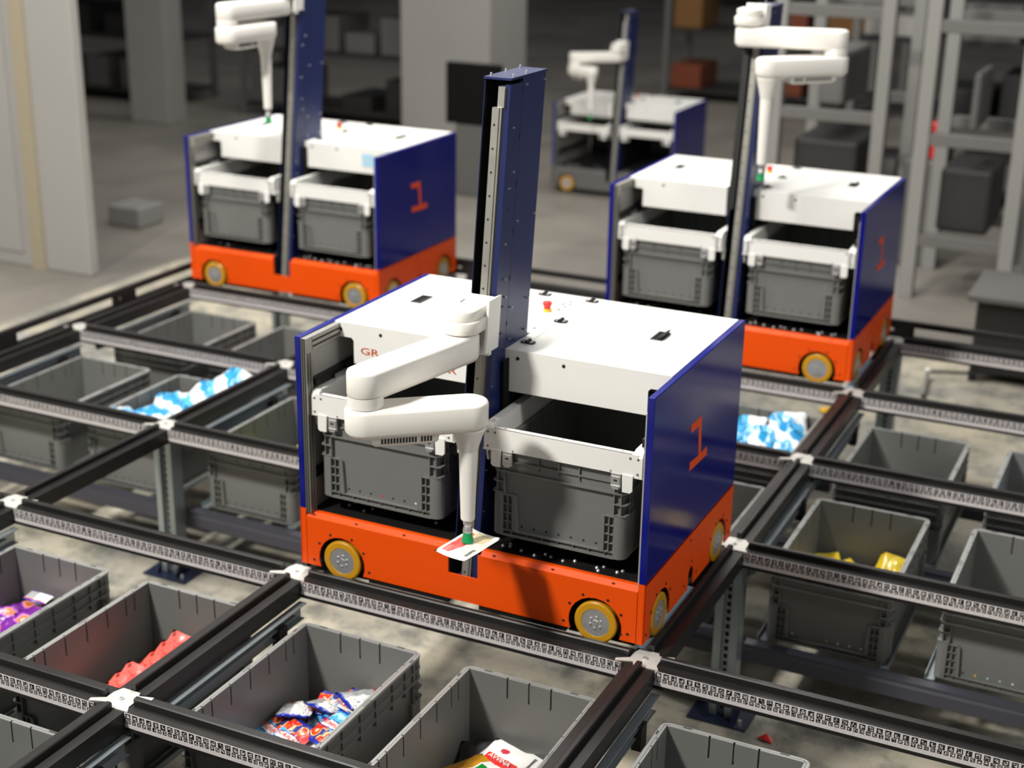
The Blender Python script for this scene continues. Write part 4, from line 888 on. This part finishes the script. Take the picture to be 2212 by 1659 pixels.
for x, y in ((0.0, 0.05), (0.48, 0.24)):
    b = MB(); b.lathe((x, y, 0.035), 'z', [(0, 0), (0.018, 0), (0.018, 0.026), (0.012, 0.034), (0, 0.034)], 12); b.obj('end_cap', ['white'], brk)

# ------------------------------------------------------------------ far background, standing on the hall floor
cab = empty('partition_panel', (-4.3, 4.4, FZ)); tag(cab, 'tall pale grey partition panel with a beige vertical strip at the left edge', 'partition')
block('panel', -1.3, 1.12, -0.4, -0.32, 0, 3.4, 'bgwhite', 0.01, cab); block('edge_trim', 0.62, 0.74, -0.415, -0.4, 0, 3.4, 'strip', 0, cab); block('door', -0.45, 0.55, -0.412, -0.4, 0.1, 3.2, 'bgwhite', 0.002, cab)
tag(block('floor_box', -4.05, -3.75, 5.2, 5.5, FZ, FZ + 0.16, 'bgframe', 0.02), 'small pale box on the floor between the partition and the left rear robot', 'box')
struct(block('trim_1', -6.95, -6.45, 9.0, 9.3, FZ, 5.2, 'bgwhite', 0.01)); struct(block('trim_2', -3.66, -2.72, 9.0, 9.8, FZ, 6.0, 'bgwhite', 0.01))
ORD = ['first', 'second', 'third', 'fourth', 'fifth', 'sixth', 'seventh', 'eighth']; LEV = ['lowest', 'second', 'third', 'top']
def rack(name, x0, x1, y0, y1, zs, label, seed, boxes, mats, short=''):
    r_ = empty(name, ((x0 + x1) / 2, (y0 + y1) / 2, FZ)); tag(r_, label, 'shelving'); w, d = (x1 - x0) / 2, (y1 - y0) / 2
    for sx in (-1, 1):
        for sy in (-1, 1): block('upright', sx * w - 0.03, sx * w + 0.03, sy * d - 0.03, sy * d + 0.03, 0, zs[-1] + 0.5, 'bggrey', 0, r_)
    for z in zs: block('shelf', -w, w, -d, d, z, z + 0.04, 'bgdark', 0, r_)
    rnd = random.Random(seed)
    for li_, z in enumerate(zs):
        x = -w + 0.05; nb_ = 0
        while x < w - 0.3:
            bw = rnd.uniform(0.3, 0.6); hh = rnd.uniform(0.15, 0.38)
            if rnd.random() < 0.8 and x + bw < w:
                mm_ = rnd.choice(mats); o = block(boxes, x0 + w + x, x0 + w + x + bw, y0 + 0.05, y1 - 0.1, FZ + z + 0.041, FZ + z + 0.041 + hh, mm_, 0.01)
                tag(o, {'storage_box': {'bggrey': 'grey', 'bgdark': 'black', 'bgwhite': 'pale grey', 'cardboard': 'brown cardboard', 'brown': 'red-brown'}[mm_]}['storage_box'] + ' box, ' + ORD[min(nb_, 7)] + ' from the left, on the ' + LEV[li_] + ' shelf of ' + short, 'box', 'boxes on ' + short)
                nb_ += 1
            x += bw + rnd.uniform(0.05, 0.25)
rack('storage_rack', -9.5, -7.2, 10.0, 10.8, [0.1, 0.7, 1.3, 1.9], 'dark storage rack left of the narrow pale column', 1, 'storage_box', ['bggrey', 'bgdark', 'bgwhite'], 'the leftmost rack')
rack('storage_rack', -6.2, -3.9, 10.0, 10.8, [0.1, 0.7, 1.3, 1.9], 'grey storage rack between the two pale columns', 2, 'storage_box', ['bggrey', 'bgdark', 'bggrey'], 'the rack between the columns')
rack('storage_rack', -2.6, 0.2, 13.5, 14.3, [0.1, 0.8, 1.5, 2.2], 'brown loaded storage rack behind the far robot', 3, 'storage_box', ['cardboard', 'bgdark', 'brown'], 'the brown rack')
rack('storage_rack', 0.6, 3.4, 9.2, 10.0, [0.1, 0.7, 1.3, 1.9], 'grey loaded storage rack at the right behind the aluminium frames', 4, 'storage_box', ['bggrey', 'bgdark', 'bgwhite'], 'the right hand rack')
scn = empty('display', (-2.1, 7.5, FZ)); tag(scn, 'large black display on a grey stand left of the nearest mast', 'display')
block('screen', -0.26, 0.24, -0.03, 0.03, 0.60, 1.10, 'inner', 0.01, scn); block('stand', -0.18, 0.2, -0.02, 0.25, 0.0, 0.6, 'bggrey', 0.02, scn)
# aluminium profile frames on the right
def frame(x0, x1, y0, y1, h, label):
    r_ = empty('machine_frame', ((x0 + x1) / 2, (y0 + y1) / 2, FZ)); tag(r_, label, 'machine frame'); w, d = (x1 - x0) / 2, (y1 - y0) / 2
    for sx in (-1, 1):
        for sy in (-1, 1): block('profile', sx * w - 0.045, sx * w + 0.045, sy * d - 0.045, sy * d + 0.045, 0, h, 'bgframe', 0.005, r_)
    for z in (0.35, 1.0, 1.7):
        for sy in (-1, 1): block('crossbar', -w, w, sy * d - 0.035, sy * d + 0.035, z, z + 0.08, 'bggrey', 0.005, r_)
    block('machine_body', -w + 0.12, w - 0.15, -d + 0.1, d - 0.1, 0.43, 0.85, 'bgdark', 0.03, r_); block('machine_body', -w + 0.25, w - 0.3, -d + 0.15, d - 0.15, 1.08, 1.45, 'bggrey', 0.03, r_)
frame(0.62, 1.35, 6.8, 7.9, 2.9, 'tall pale aluminium frame with dark machine behind the right rear robot')
frame(1.75, 2.35, 6.2, 7.0, 2.9, 'tall pale aluminium frame with dark machine near the right edge')
block('red_box', 1.55, 1.70, 7.1, 7.2, FZ + 0.75, FZ + 1.0, 'red', 0.01); tag(bpy.data.objects['red_box'], 'small dull red box on the pedestal between the aluminium frames', 'box')
pd_ = block('pedestal', 1.5, 1.75, 7.0, 7.3, FZ, FZ + 0.75, 'bggrey', 0.02); tag(pd_, 'grey pedestal between the aluminium frames', 'pedestal')
tb = empty('workbench', (2.8, 4.9, FZ)); tag(tb, 'grey workbench standing behind the far barrier at the right edge', 'workbench')
block('bench_top', -0.45, 0.6, -0.3, 0.3, 0.46, 0.50, 'bggrey', 0.01, tb); block('cabinet_body', -0.4, 0.55, -0.25, 0.28, 0.05, 0.46, 'bgdark', 0.02, tb)
for sx in (-0.38, 0.53):
    for sy in (-0.23, 0.25): block('leg', sx - 0.02, sx + 0.02, sy - 0.02, sy + 0.02, 0, 0.06, 'bgdark', 0, tb)
